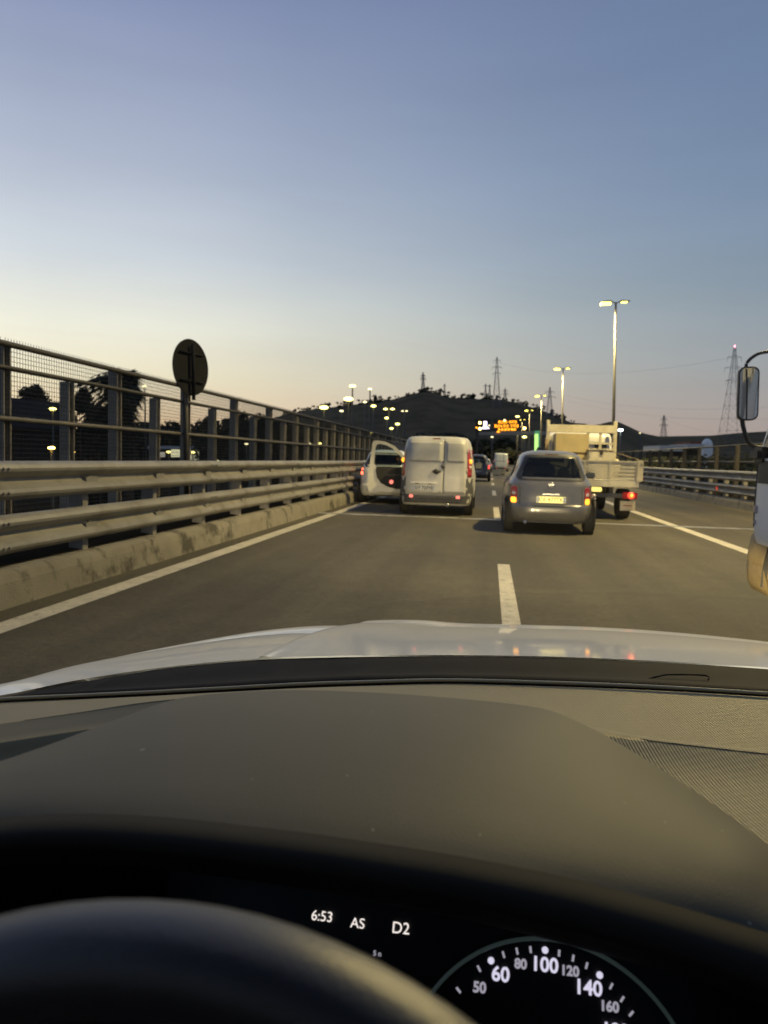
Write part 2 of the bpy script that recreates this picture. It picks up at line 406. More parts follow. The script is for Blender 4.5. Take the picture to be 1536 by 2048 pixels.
for px, py in ((1304, 969), (1285, 989), (1451, 991)):
    d = {1304: 41.0, 1285: 46.0, 1451: 28.0}[px]
    b = MB(); z = .56
    b.bbox(-.13, -.10, d - .06, d + .06, z - .07, z + .07, .01); b.build('reflector', pinkref, gr)

# ------------------------------------------------------------------ mesh fences
def post_mb(h, wd=.13):
    b = MB()   # I section
    b.box(-wd / 2, wd / 2, -.06, -.05, 0, h); b.box(-wd / 2, wd / 2, .05, .06, 0, h); b.box(-.006, .006, -.05, .05, 0, h); return b
def fence(x, label, y0, sp, n, wires, hs):
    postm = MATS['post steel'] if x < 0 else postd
    t = thing('mesh_fence', label, 'fence', road(x, 0))
    tall = short = None
    for k in range(n):
        y = y0 + sp * k
        if tall is None: tall = o = post_mb(hs[0]).build('post', postm, t)
        else: o = tall.copy(); COL.objects.link(o); o.parent = t
        o.location = (0, y, 0)
        if hs[1]:
            if short is None: short = o = post_mb(hs[1], .12).build('post', postm, t)
            else: o = short.copy(); COL.objects.link(o); o.parent = t
            o.location = (0, y + sp / 2 + .03, 0)
    ya, yb = y0 - .2, y0 + sp * (n - 1)
    for z, r in hs[2]:
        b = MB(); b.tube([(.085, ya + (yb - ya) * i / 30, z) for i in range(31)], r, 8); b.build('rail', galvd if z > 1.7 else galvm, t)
    if wires:
        b = MB(); r = .0034
        zs = [.35 + .05 * i for i in range(int((hs[0] + .08 - .35) / .05))]
        for z in zs: b.tube([(.04, 0, z), (.04, sp, z)], r, 3, False)
        for i in range(int(sp / .05)): b.tube([(.044, i * .05, .35), (.044, i * .05, zs[-1] + .03)], r, 3, False)
        f0 = None
        for k in range(wires):
            if f0 is None: f0 = o = b.build('wire_panel', wirem, t)
            else: o = f0.copy(); COL.objects.link(o); o.parent = t
            o.location = (0, y0 + sp * k, 0)
    return t
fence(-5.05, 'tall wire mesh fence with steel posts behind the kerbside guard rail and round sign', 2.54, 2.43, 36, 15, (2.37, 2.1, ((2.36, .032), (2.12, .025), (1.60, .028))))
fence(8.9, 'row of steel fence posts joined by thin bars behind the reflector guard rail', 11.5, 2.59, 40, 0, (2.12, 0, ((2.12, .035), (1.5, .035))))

# round traffic sign seen from behind
SP = P(372, 900, 12.4)
t = thing('traffic_sign', 'round traffic sign seen from its grey back above the mesh fence', 'sign', Matrix.Translation((SP.x, SP.y, .3)))
c = P(381, 735, 12.35) - Vector((SP.x, SP.y, .3))
na = R(180 - 22 - 52); nrm = Vector((math.sin(na), math.cos(na), 0))
b = MB(); b.tube([(0, 0, 0), (0, 0, c.z + .3)], .045, 12); b.build('pole', galvd, t)
b = MB(); prof = [(0, -.008), (.40, -.008), (.445, -.004), (.45, .012), (.435, .012), (.43, .004), (0, .004)]
u = Vector((nrm.y, -nrm.x, 0)); rows = []
for k in range(49):
    a_ = 2 * math.pi * k / 48
    rows.append([c + (u * math.cos(a_) + Vector((0, 0, 1)) * math.sin(a_)) * r_ + nrm * q for r_, q in prof])
b.grid(rows, False); b.build('disc', mat('sign back', (.016, .0165, .018), .9, 0, spec=.03, var=.15, scale=4), t)
b = MB()
for dz in (-.22, .22): b.tube([c + nrm * .03 + u * .3 + Vector((0, 0, dz)), c + nrm * .03 - u * .3 + Vector((0, 0, dz))], .014, 6)
b.tube([c + nrm * .055 + Vector((0, 0, -.52)), c + nrm * .055 + Vector((0, 0, .36))], .028, 10)
b.build('bracket', MATS['sign back'], t)

# ------------------------------------------------------------------ street lamps of the carriageway
def lamp_mb(H, heads, z0=0):
    return H
def head_mb(s, L_=.62):
    b = MB(); b.prism([(s * .28, .03), (s * (.28 + L_), .05), (s * (.28 + L_), .10), (s * (.5), .15), (s * .28, .13)], 'y', -.13, .13); return b
def lens_mb(s, L_=.62):
    b = MB(); b.bbox(min(s * .34, s * (.24 + L_)), max(s * .34, s * (.24 + L_)), -.17, .17, -.13 if s < 0 else -.01, .045, .02); return b
HL = 11.9; LX = 8.35; LY0 = 16.6; LSP = 37.9
names = {1: 'tallest double headed street lamp rising behind the tipper truck', 2: 'second tallest double headed street lamp left of the tall one',
         3: 'third double headed street lamp left of the pylon with wide arms', 4: 'fourth street lamp beside the amber message sign', 5: 'fifth street lamp just above the amber message sign', 6: 'smallest street lamp over the message sign edge'}
proto = None
def spot(name, loc, power, size, blend, parent, rad=.12, col=LAMP_WARM):
    ld = bpy.data.lights.new(name, 'SPOT'); ld.energy = power; ld.color = col; ld.spot_size = size; ld.spot_blend = blend; ld.shadow_soft_size = rad
    o = bpy.data.objects.new(name, ld); COL.objects.link(o); o.parent = parent; o.location = loc; return o
for k in range(-1, 7):
    y = LY0 + LSP * k
    M = Matrix.Translation((LX, y, -LX * math.tan(R(1.6)) + .3))
    if proto is None:
        proto = t = thing('street_lamp', 'x', 'street lamp', M, 'double headed street lamps along the carriageway')
        b = MB(); b.tube([(0, 0, 0), (0, 0, 1.4), (0, 0, HL)], [.13, .12, .065], 12); b.bbox(-.2, .2, -.2, .2, -.3, .02); b.build('pole', polem, t)
        b = MB(); b.tube([(-.32, 0, HL + .05), (0, 0, HL - .03), (.32, 0, HL + .05)], .035, 8); b.build('arm', polem, t)
        for s in (-1, 1):
            h = head_mb(s); h.v = [(v[0], v[1], v[2] + HL - .02) for v in h.v]; h = h.build('lamp_head', polem, t)
            l = lens_mb(s, .74 if s < 0 else .50); l.v = [(v[0], v[1], v[2] + HL - .02) for v in l.v]; l.build('lens', lampon, h)
    else:
        t = dup(proto, M)
    t['label'] = names.get(k, 'double headed street lamp standing beside the road behind the camera')
    if k <= 3:
        spot('lamp_light', (-1.1, 0, HL - .1), LAMP_W, R(150), .6, t)
for k in (1,): pass

# other lamps, each a thing with pole and glowing head: px, py, metres away, lens width, label, kind
def far_lamp(px, py, d, wd, label, m, double=False, zb=ZG, pole=None, cat='street lamp', grp='street lamps beyond the fence'):
    wd *= .98; h = P(px, py, d); t = thing('street_lamp', label, cat, Matrix.Translation((h.x, h.y, zb)), grp)
    H_ = h.z - zb; r = max(.05, d * .0009)
    b = MB(); b.tube([(0, 0, 0), (0, 0, H_)], [r * 1.3, r], 8); b.build('pole', pole or polem, t)
    for s in ((-1, 1) if double else (0,)):
        c_ = Vector((s * wd * .8, 0, H_)); b = MB()
        n = 12; rows = []
        for i in range(7):
            q = -1 + 2 * i / 6; rr = math.sqrt(max(0, 1 - q * q))
            rows.append([(c_.x + wd * .5 * rr * math.cos(2 * math.pi * k / n), c_.y + wd * .5 * rr * math.sin(2 * math.pi * k / n), c_.z + wd * .22 * q) for k in range(n + 1)])
        b.grid(rows); b.build('lamp_head', m, t)
    return t
FL = [(105, 818, 38, .36, 'white street lamp in front of the dark flat roofed building', lampw, 0), (103, 896, 30, .26, 'low amber lamp glowing before the flat roofed building', lampo, 0),
      (121, 889, 60, .22, 'tiny orange lamp just above the low amber lamp', lampo, 0), (145, 904, 55, .3, 'small orange lamp behind the second fence post', lampo, 0), (148, 824, 60, .36, 'faint white lamp behind the short fence post near the palm', lampsm, 0),
      (289, 772, 70, .4, 'white lamp shining through the palm edge at fence top height', lampsm, 0), (337, 904, 60, .36, 'white lamp before the bright windows of the low building', lampw, 0),
      (386, 905, 64, .36, 'white lamp under the round traffic sign', lampw, 0), (422, 906, 68, .36, 'white lamp right of the one under the round sign', lampw, 0),
      (436, 922, 50, .2, 'lowest tiny white lamp just above the guard rail', lampsm, 0), (493, 888, 110, .55, 'small white lamp on the fence middle rail', lampsm, 0),
      (648, 815, 85, 1.0, 'wide white street lamp on a tall pole against the left hill slope', lampw, 0), (697, 798, 90, 1.15, 'widest white street lamp halfway up the pole of a higher one', lampw, 0),
      (705, 772, 92, .8, 'highest left street lamp above the widest one', lampw, 0), (740, 778, 140, .8, 'dim lamp floating in the sky right of the highest left lamp', lampsm, 0),
      (747, 812, 110, .8, 'tall lamp with lit pole over the open van door', lampw, 0), (683, 822, 150, .8, 'small dim lamp against the hill left of the widest lamp', lampsm, 0), (730, 804, 180, .9, 'tiny lamp level with the ridge left of the tall lamp', lampsm, 0),
      (778, 818, 130, .75, 'twin headed lamp on one pole above the open door', lampw, 1), (774, 836, 140, .9, 'single lamp directly beneath the twin headed lamp', lampw, 0), (795, 848, 160, 1.0, 'lamp low on the hill beside the van roof', lampw, 0),
      (783, 857, 170, .9, 'lamp just lower than its neighbour beside the van roof', lampw, 0), (743, 865, 120, .6, 'lone small lamp right above the top of the open door', lampw, 0),
      (563, 884, 130, .5, 'tiny pinkish lamp behind the far fence bars', lampsm, 0), (619, 887, 120, .5, 'tiny lamp left of a brighter pair behind the fence', lampsm, 0), (638, 887, 110, .75, 'bright small lamp behind the narrow fence posts', lampw, 0), (707, 894, 130, .6, 'tiny lamp near the far end of the fence', lampsm, 0),
      (1049, 874, 160, 1.0, 'white lamp below the amber message sign right end', lampw, 0), (1035, 833, 170, .9, 'white lamp touching the message sign top right', lampw, 0), (1241, 860, 120, .75, 'cold white lamp beside the tipper headboard', emis('cold lamp lit', (.85, 1, .95), 24), 0),
      (984, 874, 220, .8, 'dim olive lamp under the gantry beam', lampsm, 0), (809, 822, 300, 1.0, 'faint pair of lights high on the hillside', lampsm, 1), (1280, 866, 200, .5, 'faint white lamp on the low right hill', lampsm, 0)]
for px, py, d, wd, lb, m, db in FL: far_lamp(px, py, d, wd, lb, m, bool(db))

# ------------------------------------------------------------------ message sign gantry
G = P(1028, 866, 150)
t = thing('message_gantry', 'gantry with amber lit message sign and flashing lights over the road', 'gantry sign', Matrix.Translation((G.x, G.y, -.8)))
def gl(px, py, dy=0): q = P(px, py, 150); return Vector((q.x - G.x, q.y - G.y + dy, q.z + .8))
xl, xr = gl(958, 866).x, gl(1096, 866).x; zb = gl(1028, 866).z
b = MB(); b.box(xl, xr, -.3, .3, zb - .35, zb + .3); b.build('beam', mat('gantry', (.32, .31, .27), .6), t)
for x in (xl - .4, xr + .2):
    b = MB(); b.box(x - .2, x + .2, -.2, .2, 0, zb + .3); b.build('post', polem, t)
p0, p1 = gl(986, 862), gl(1040, 839)
b = MB(); b.bbox(p0.x, p1.x, -.5, -.31, p0.z, p1.z, .05); pn = b.build('sign_panel', blackp, t)
b = MB()
for (xa, xb_, ya, yb_) in ((605, 770, 195, 240), (790, 932, 195, 240), (530, 790, 262, 318), (818, 965, 262, 318), (600, 920, 332, 374), (575, 625, 380, 404)):
    a0 = gl(930 + xa / 9.03, 820 + ya / 9.03); a1 = gl(930 + xb_ / 9.03, 820 + yb_ / 9.03)
    nx = max(3, int((a1.x - a0.x) / .115)); nz = 5
    for i in range(nx):
        if i % 5 == 4: continue
        for j in range(nz):
            if random.random() < .8:
                x = a0.x + (a1.x - a0.x) * (i + .5) / nx; z = a0.z + (a1.z - a0.z) * (j + .5) / nz
                b.box(x - .042, x + .042, -.54, -.51, z - .035, z + .035)
b.build('led_text', led, pn)
q0, q1 = gl(950, 863), gl(982, 838); b = MB(); b.bbox(q0.x, q1.x, -.5, -.31, q0.z, q1.z, .05); pn = b.build('signal_panel', blackp, t)
b = MB()
for x0, x1, y0, y1 in ((330, 400, 195, 345), (300, 440, 300, 348)):
    a0 = gl(930 + x0 / 9.03, 820 + y0 / 9.03); a1 = gl(930 + x1 / 9.03, 820 + y1 / 9.03)
    b.bbox(a0.x + .06, a1.x - .06, -.54, -.51, a1.z + .1, a0.z - .1, .02)
b.build('pictogram', ledw, pn)
for px, py, m, r in ((959.7, 845.5, flash, .24), (959.7, 857.5, flash, .26), (953, 855, led, .14), (1048.5, 857, flash, .26), (978.5, 850.8, lampsm, .12), (1009, 841, lampsm, .2)):
    c_ = gl(px, py); b = MB(); b.disc((c_.x, -.56, c_.z), r, (0, 1, 0), 16, .05); b.build('flasher', m, t)
# green lit totem
G2 = P(1074, 903, 128)
t = thing('totem_sign', 'tall green lit totem sign beside the tipper truck cab', 'totem sign', Matrix.Translation((G2.x, G2.y, ZG)))
z0, z1 = P(1074, 904, 128).z - ZG, P(1074, 862, 128).z - ZG
b = MB(); b.box(-.3, .3, -.1, .1, 0, z0); b.build('pole', polem, t)
b = MB(); b.bbox(-.42, .18, -.15, .15, z0, z0 + (z1 - z0) * .86, .06); b.build('lit_panel', greenlit, t)
b = MB(); b.bbox(-.42, .40, -.14, .14, z0 + (z1 - z0) * .87, z1, .06); b.bbox(.20, .42, -.14, .14, z0, z0 + (z1 - z0) * .86, .03); b.build('frame', greenlo, t)

# ------------------------------------------------------------------ pylons
def pylon_mb(Hh, wb, arms, r=.09):
    b = MB(); s = lambda z: (wb / 2) * (1 - z / Hh) ** 1.15 + .35
    zs = [Hh * (1 - (1 - i / 9) ** 1.25) for i in range(10)]
    zs[-1] = Hh
    cs = [(-1, -1), (1, -1), (1, 1), (-1, 1)]
    for sx, sy in cs: b.tube([(sx * s(z), sy * s(z), z) for z in zs], r, 4, False)
    for z, z2 in zip(zs, zs[1:]):
        for i in range(4):
            (ax, ay), (bx, by) = cs[i], cs[(i + 1) % 4]
            A = (ax * s(z), ay * s(z), z); B = (bx * s(z2), by * s(z2), z2); C2 = (bx * s(z), by * s(z), z); D = (ax * s(z2), ay * s(z2), z2)
            b.tube([A, B], r * .5, 3, False); b.tube([C2, D], r * .5, 3, False); b.tube([D, B], r * .5, 3, False)
    ab = MB()
    for f, wd in arms:
        z = Hh * f
        for sg in (-1, 1):
            ab.tube([(0, 0, z + .8), (sg * wd, 0, z)], r * .8, 4); ab.tube([(0, 0, z - .2), (sg * wd, 0, z)], r * .8, 4)
            ab.tube([(sg * wd, 0, z), (sg * wd, 0, z - 2.0)], r * .7, 4)
    return b, ab
def pylon(px, ytop, ybase, d, wpx, arms, label, beacon=False, yaw=0, thick=1.0):
    top, base = P(px, ytop, d), P(px, ybase, d)
    zb_ = base.z - 1.5; Hh = top.z - zb_; u_ = d / F
    t = thing('lattice_pylon', label, 'pylon', Matrix.Translation((base.x, base.y, zb_)) @ Matrix.Rotation(R(yaw), 4, 'Z'), 'lattice pylons around the hill')
    b, ab = pylon_mb(Hh, wpx * u_, [(f, w_ * u_) for f, w_ in arms], thick * u_ * .45)
    b.build('tower', pylonm, t); ab.build('crossarm', pylonm, t)
    if beacon:
        b = MB(); b.tube([(0, 0, Hh), (0, 0, Hh + 1.0)], u_ * 1.2, 8); b.build('beacon', redbeacon, t)
    return t
pylon(1464, 697, 880, 330, 40, ((.90, 14), (.79, 19), (.66, 16)), 'tall lattice pylon with red light on top beside the lorry mirror', True, 8, .8)
pylon(993, 715, 812, 600, 14, ((.93, 7), (.80, 9), (.68, 8)), 'tallest lattice pylon standing on the hill ridge', yaw=8, thick=.7)
pylon(846, 745, 784, 800, 7, ((.85, 4), (.7, 5)), 'thick lattice mast on the hill summit', yaw=8, thick=1.5)
pylon(889, 768, 800, 900, 5, ((.9, 3),), 'thin faint mast right of the hill summit', yaw=8, thick=.7)
pylon(971, 768, 802, 850, 5, ((.9, 4),), 'left one of two small masts beside the ridge pylon', yaw=8, thick=.8)
pylon(979, 769, 802, 850, 5, ((.9, 4),), 'right one of two small masts beside the ridge pylon', yaw=8, thick=.8)
pylon(1010, 777, 806, 800, 7, ((.85, 6), (.65, 7)), 'short pylon just right of the ridge pylon', yaw=8, thick=.8)
pylon(1099, 775, 832, 620, 12, ((.85, 9), (.68, 11)), 'wide armed pylon on the right hill slope', yaw=8, thick=.7)
pylon(1327, 831, 874, 640, 10, ((.85, 6), (.6, 8)), 'small faint pylon over the low right hills', yaw=8, thick=.8)
# cables strung between pylons
for i, (a_, b_) in enumerate((((1099, 782, 620), (1700, 800, 330)), ((1099, 790, 620), (1700, 830, 330)), ((1010, 786, 800), (1099, 783, 620)), ((993, 724, 600), (1464, 715, 330)), ((1327, 838, 640), (1760, 850, 330)))):
    A, B = P(*a_), P(*b_); b = MB(); pts = []
    for k in range(21):
        q = k / 20; p_ = A.lerp(B, q); p_.z -= 4 * q * (1 - q) * (A - B).length * .028; pts.append(p_)
    b.tube(pts, .03, 4)
    o = b.build('power_cable', pylonm); tag(o, ['sagging cable high in the right sky', 'second sagging cable below the highest right one', 'short cable joining the two pylons of the hill', 'long cable from ridge pylon to the red lit pylon', 'lowest cable over the right hills'][i], 'cable')

# ------------------------------------------------------------------ trees
def crown_mb(seed, w, h, n, leaf, clumps=11, low=.15):
    """leaf sized faces in clumps spread through an uneven crown, 0..h"""
    rd = random.Random(seed); b = MB(); cs = []
    for _ in range(clumps):
        a_ = rd.random() * 6.283; z = rd.uniform(low, .9); r_ = w * .5 * math.sqrt(rd.random()) * math.sin(math.pi * min(.97, .12 + z * .8)) ** .6
        cs.append((r_ * math.cos(a_), r_ * math.sin(a_), z * h, rd.uniform(.14, .28) * w))
    for i in range(n):
        cx, cy, cz, cr = cs[i % clumps]
        v = Vector((rd.gauss(0, 1), rd.gauss(0, 1), rd.gauss(0, 1))).normalized() * cr * rd.random() ** .45
        p = Vector((cx, cy, cz)) + Vector((v.x, v.y, v.z * .8))
        a1 = Vector((rd.gauss(0, 1), rd.gauss(0, 1), rd.gauss(0, .7))).normalized(); a2 = a1.orthogonal().normalized()
        s = leaf * rd.uniform(.6, 1.4)
        b.add([p + a1 * s, p + a2 * s * .55, p - a1 * s, p - a2 * s * .55], [(0, 1, 2, 3)])
    return b
def trunk_mb(h, r, seed=0, limbs=4):
    rd = random.Random(seed); b = MB(); b.tube([(0, 0, 0), (rd.uniform(-.1, .1) * h * .2, 0, h * .5), (0, rd.uniform(-.1, .1) * h * .2, h)], [r, r * .75, r * .35], 7)
    for k in range(limbs):
        a_ = k * 6.283 / limbs + rd.random(); z = h * rd.uniform(.45, .7)
        b.tube([(0, 0, z), (math.cos(a_) * h * .18, math.sin(a_) * h * .18, z + h * .16), (math.cos(a_) * h * .28, math.sin(a_) * h * .28, z + h * .36)], [r * .5, r * .3, r * .12], 5)
    return b
TR = [(158, 783, 52, 62, 'tall bushy tree beside the short fence post left of the palm'), (196, 801, 55, 66, 'rounder tree close to the palm trunk'), (60, 772, 75, 80, 'sparse tree showing above the flat roofed building'),
      (318, 846, 110, 105, 'low round tree right of the palm'), (356, 853, 110, 90, 'low tree behind the round sign pole'), (398, 860, 110, 70, 'smallest tree in the gap right of the round sign'),
      (424, 836, 85, 70, 'dense tree right of the round sign filling the fence bay'), (455, 838, 90, 66, 'dense tree behind the next tall fence post'), (504, 832, 115, 80, 'pointed tree below the fence top rail'),
      (540, 838, 130, 85, 'wide tree where the hill slope meets the fence'), (582, 846, 140, 95, 'tree at the foot of the left hill slope'), (628, 852, 150, 100, 'tree below the wide white lamp'),
      (674, 858, 150, 95, 'tree below the widest white lamp'), (716, 864, 160, 90, 'tree just left of the open van door'), (250, 850, 75, 70, 'dark undergrowth tree behind the palm trunk'),
      (870, 868, 230, 120, 'dark tree above the white van roof'), (1000, 880, 260, 120, 'dark tree behind the far white van'), (930, 878, 240, 110, 'dark tree right of the white van roof'),
      (180, 842, 70, 120, 'broad low tree between the flat roofed building and the palm'), (285, 858, 95, 120, 'low spreading tree just right of the palm trunk'), (225, 835, 62, 75, 'bushy tree standing left behind the palm trunk'),
      (340, 872, 130, 150, 'broad low tree behind the bright windowed building'), (410, 874, 125, 150, 'broad low tree beyond the lamps right of the round sign'), (480, 866, 120, 140, 'broad low tree behind the fence posts near a pink lamp'), (550, 872, 140, 150, 'broad low tree at the left end of the hill'), (130, 850, 60, 80, 'tree at the right end of the flat roofed building')]
meshes = []
for s in range(4):
    meshes.append((crown_mb(s, 1, 1, 2600, .055, 15, .08).mesh('crown', leafd if s % 2 else leafm), trunk_mb(1, .05, s).mesh('trunk', bark)))
def tree(px, py, d, wpx, label, i, zb_=ZG, grp='trees beyond the fence', sparse=False):
    top = P(px, py, d); w_ = wpx * d / F; H_ = top.z - zb_
    t = thing('tree', label, 'tree', Matrix.Translation((top.x, top.y, zb_)) @ Matrix.Rotation(i * 1.3, 4, 'Z'), grp)
    cm, tm = meshes[i % 4]
    hc = min(H_ * .85, w_ * 1.5) if not sparse else w_ * .8
    o = bpy.data.objects.new('trunk', tm); COL.objects.link(o); o.parent = t; o.scale = (w_ * .6, w_ * .6, H_ * .8)
    o = bpy.data.objects.new('crown', cm); COL.objects.link(o); o.parent = t; o.location.z = H_ - hc; o.scale = (w_, w_, hc)
for i, (px, py, d, wpx, lb) in enumerate(TR): tree(px, py, d, wpx, lb, i)
# small trees along the hill ridge
rd = random.Random(3); px = 572; rid = 0
rmesh = [(crown_mb(20 + s, 1, 1, 260, .11, 7).mesh('crown', leafd), trunk_mb(1, .06, s, 2).mesh('trunk', bark)) for s in range(3)]
while px < 1150:
    d, top = ridge(px); d -= 12 + rd.random() * 26
    wpx = rd.uniform(8, 17) if not 930 < px < 985 else rd.uniform(13, 20)
    q = P(px, lerp_tab(HILL, px) + 3, d); w_ = wpx * d / F; hh = w_ * rd.uniform(.75, 1.1)
    t = thing('tree', 'small dark tree standing on the hill ridge against the dusk sky', 'tree', Matrix.Translation((q.x, q.y, q.z - hh * .15)), 'trees along the hill ridge')
    cm, tm = rmesh[rid % 3]
    o = bpy.data.objects.new('trunk', tm); COL.objects.link(o); o.parent = t; o.scale = (hh, hh, hh * .7)
    o = bpy.data.objects.new('crown', cm); COL.objects.link(o); o.parent = t; o.location.z = hh * .12; o.scale = (w_, w_, hh)
    rid += 1; px += rd.choice((5, 7, 9, 12, 16, 22))
# palm
PB = P(247, 760, 42)
t = thing('palm_tree', 'shaggy palm tree blown to the left behind the mesh fence', 'palm tree', Matrix.Translation((PB.x, PB.y, ZG)))
hz_ = PB.z - ZG
b = MB(); b.tube([(0, 0, 0), (.15, 0, hz_ * .5), (0, 0, hz_ - .2)], [.34, .28, .26], 12); b.build('trunk', bark, t)
b = MB(); rd = random.Random(5)
for k in range(110):
    a_ = rd.random() * 6.283; el = rd.uniform(-1.0, 1.3); Lf = rd.uniform(1.1, 2.1); pts = []
    dirv = Vector((math.cos(a_) * math.cos(el), math.sin(a_) * math.cos(el), math.sin(el)))
    p_ = Vector((0, 0, hz_ - .25)); v = dirv * Lf / 9
    for s in range(10):
        pts.append(p_.copy()); p_ = p_ + v; v = v + Vector((-.012 - .010 * s, 0, -.030 - .004 * s))
    for s in range(1, 10):
        q = pts[s]; dr = (pts[s] - pts[s - 1]).normalized(); sd = dr.cross(Vector((0, 0, 1))).normalized() if abs(dr.z) < .98 else Vector((1, 0, 0))
        for sg in (-1, 1):
            for m_ in range(2):
                ln = .75 * math.sin(math.pi * (.15 + .8 * s / 10)) * rd.uniform(.7, 1.2); q2 = q - dr * (m_ * .1)
                tip = q2 + sd * sg * ln * .7 + dr * ln * .6 + Vector((-.05, 0, -.28 * ln))
                b.add([q2 - dr * .05, q2 + dr * .09, tip], [(0, 1, 2)])
    b.tube(pts, .016, 4, False)
b.build('crown', palmm, t)
b = MB()   # skirt of dead fronds hanging down the trunk
for k in range(900):
    a_ = rd.random() * 6.283; z = hz_ - .2 - rd.random() ** 1.1 * 4.6; r_ = rd.uniform(.3, 1.25) * (1 - .10 * (hz_ - z))
    q = Vector((math.cos(a_) * .22, math.sin(a_) * .22, z)); tip = Vector((math.cos(a_) * r_ * 1.25 + .1, math.sin(a_) * r_ * 1.25, z - rd.uniform(.4, 1.3)))
    sd = Vector((-math.sin(a_), math.cos(a_), 0)) * .09; b.add([q + sd, q - sd, tip], [(0, 1, 2)])
b.build('dead_fronds', palmm, t)
# hedge behind the right fence
for i, (x, y0, y1, h, lb) in enumerate(((11.3, 18, 46, 1.75, 'dark tall hedge behind the nearest right fence posts'), (11.6, 46, 85, 1.8, 'dark hedge continuing behind the far right fence posts'))):
    rd = random.Random(40 + i); b = MB()
    for k in range(9000):
        y = rd.uniform(y0, y1); tpz = h + .35 * noise.noise((y * .5, i, 0)); z = -5.5 + (tpz + 5.5) * rd.random() ** .35; p = Vector((x + rd.uniform(-1.1, 1.1), y, z))
        a1 = Vector((rd.gauss(0, 1), rd.gauss(0, 1), rd.gauss(0, .7))).normalized(); a2 = a1.orthogonal().normalized(); s = rd.uniform(.07, .17)
        b.add([p + a1 * s, p + a2 * s * .6, p - a1 * s, p - a2 * s * .6], [(0, 1, 2, 3)])
    o = b.build('hedge', leafd); o.matrix_world = RF; tag(o, lb, 'hedge')

# ------------------------------------------------------------------ buildings
def building(A, B, depth, zt, label, wallm, roofm_, wins=(), roof_h=1.0, over=.3):
    """front wall from A to B (xy), going back `depth`; wins: (u0,u1,z0,z1,mat)"""
    A, B = Vector((A[0], A[1], 0)), Vector((B[0], B[1], 0)); ang = math.atan2(B.y - A.y, B.x - A.x); Lw = (B - A).length
    t = thing('building', label, 'building', Matrix.Translation((A.x, A.y, ZG)) @ Matrix.Rotation(ang, 4, 'Z')); H_ = zt - ZG
    b = MB(); b.box(0, Lw, 0, depth, 0, H_ - roof_h); b.build('wall', wallm, t)
    b = MB(); b.box(-over, Lw + over, -over, depth + over, H_ - roof_h + .003, H_); b.build('roof', roofm_, t)
    for u0, u1, z0, z1, m in wins:
        b = MB(); b.box(u0 - .06, u1 + .06, -.04, .02, z0 - ZG - .06, z1 - ZG + .06); f = b.build('window', galvd, t)
        b = MB(); b.box(u0, u1, -.055, -.03, z0 - ZG, z1 - ZG); b.build('pane', m, f)
    return t
A, B = P(-170, 775, 36), P(140, 810, 46)
building(A, B, 14, (A.z + B.z) / 2 + .02, 'dark flat roofed building behind the nearest fence bays', concm, mat('dark roof', (.045, .043, .045), .9), [(1.5 + 3 * k, 3.2 + 3 * k, -1.0, .4, mat('dark pane', (.05, .05, .05), .2, var=0)) for k in range(3)], 1.6, .2)
A, B = P(300, 900, 92), P(440, 900, 92); s_ = 92 / F
building(A, B, 8, P(340, 892, 92).z, 'low building with bright lit windows under the round sign', concm, whitew, [(12 * s_, 30 * s_, P(0, 914, 92).z, P(0, 904, 92).z, emis('dim window', (1, .9, .7), .35)), (42 * s_, 66 * s_, P(0, 914, 92).z, P(0, 898, 92).z, winlit), (80 * s_, 98 * s_, P(0, 920, 92).z, P(0, 900, 92).z, emis('dimmer window', (1, .95, .6), .45))], .4, .2)
A, B = P(1322, 893, 105), P(1366, 893, 105)
building(A, B, 6, P(1340, 891, 105).z, 'low shed with pale roof behind the right fence', concm, whitew, (), .8, .3)
A, B = P(1376, 891, 110), P(1402, 891, 110)
building(A, B, 6, P(1390, 888, 110).z, 'smaller pale roofed shed behind the right fence', concm, whitew, (), .7, .3)
A, B = P(1383, 886, 150), P(1410, 886, 150)
building(A, B, 8, P(1390, 883, 150).z, 'house with rusty red roof next to the white dome', concm, roofr, (), 1.2, .3)
D0 = P(1414, 890, 140); b = MB(); rows = []
for i in range(9):
    q = math.pi / 2 * i / 8; rows.append([(1.0 * math.cos(q) * math.cos(2 * math.pi * k / 20), 1.0 * math.cos(q) * math.sin(2 * math.pi * k / 20), 1.45 * math.sin(q) ** .9 if i else 0) for k in range(21)])
rows.insert(0, [(p[0], p[1], -6) for p in rows[0]]); b.grid(rows)
o = b.build('white_dome', mat('dome white', (.75, .75, .74), .5)); o.location = (D0.x, D0.y, D0.z - .3); tag(o, 'white rounded dome next to the red roof behind the right fence', 'dome')
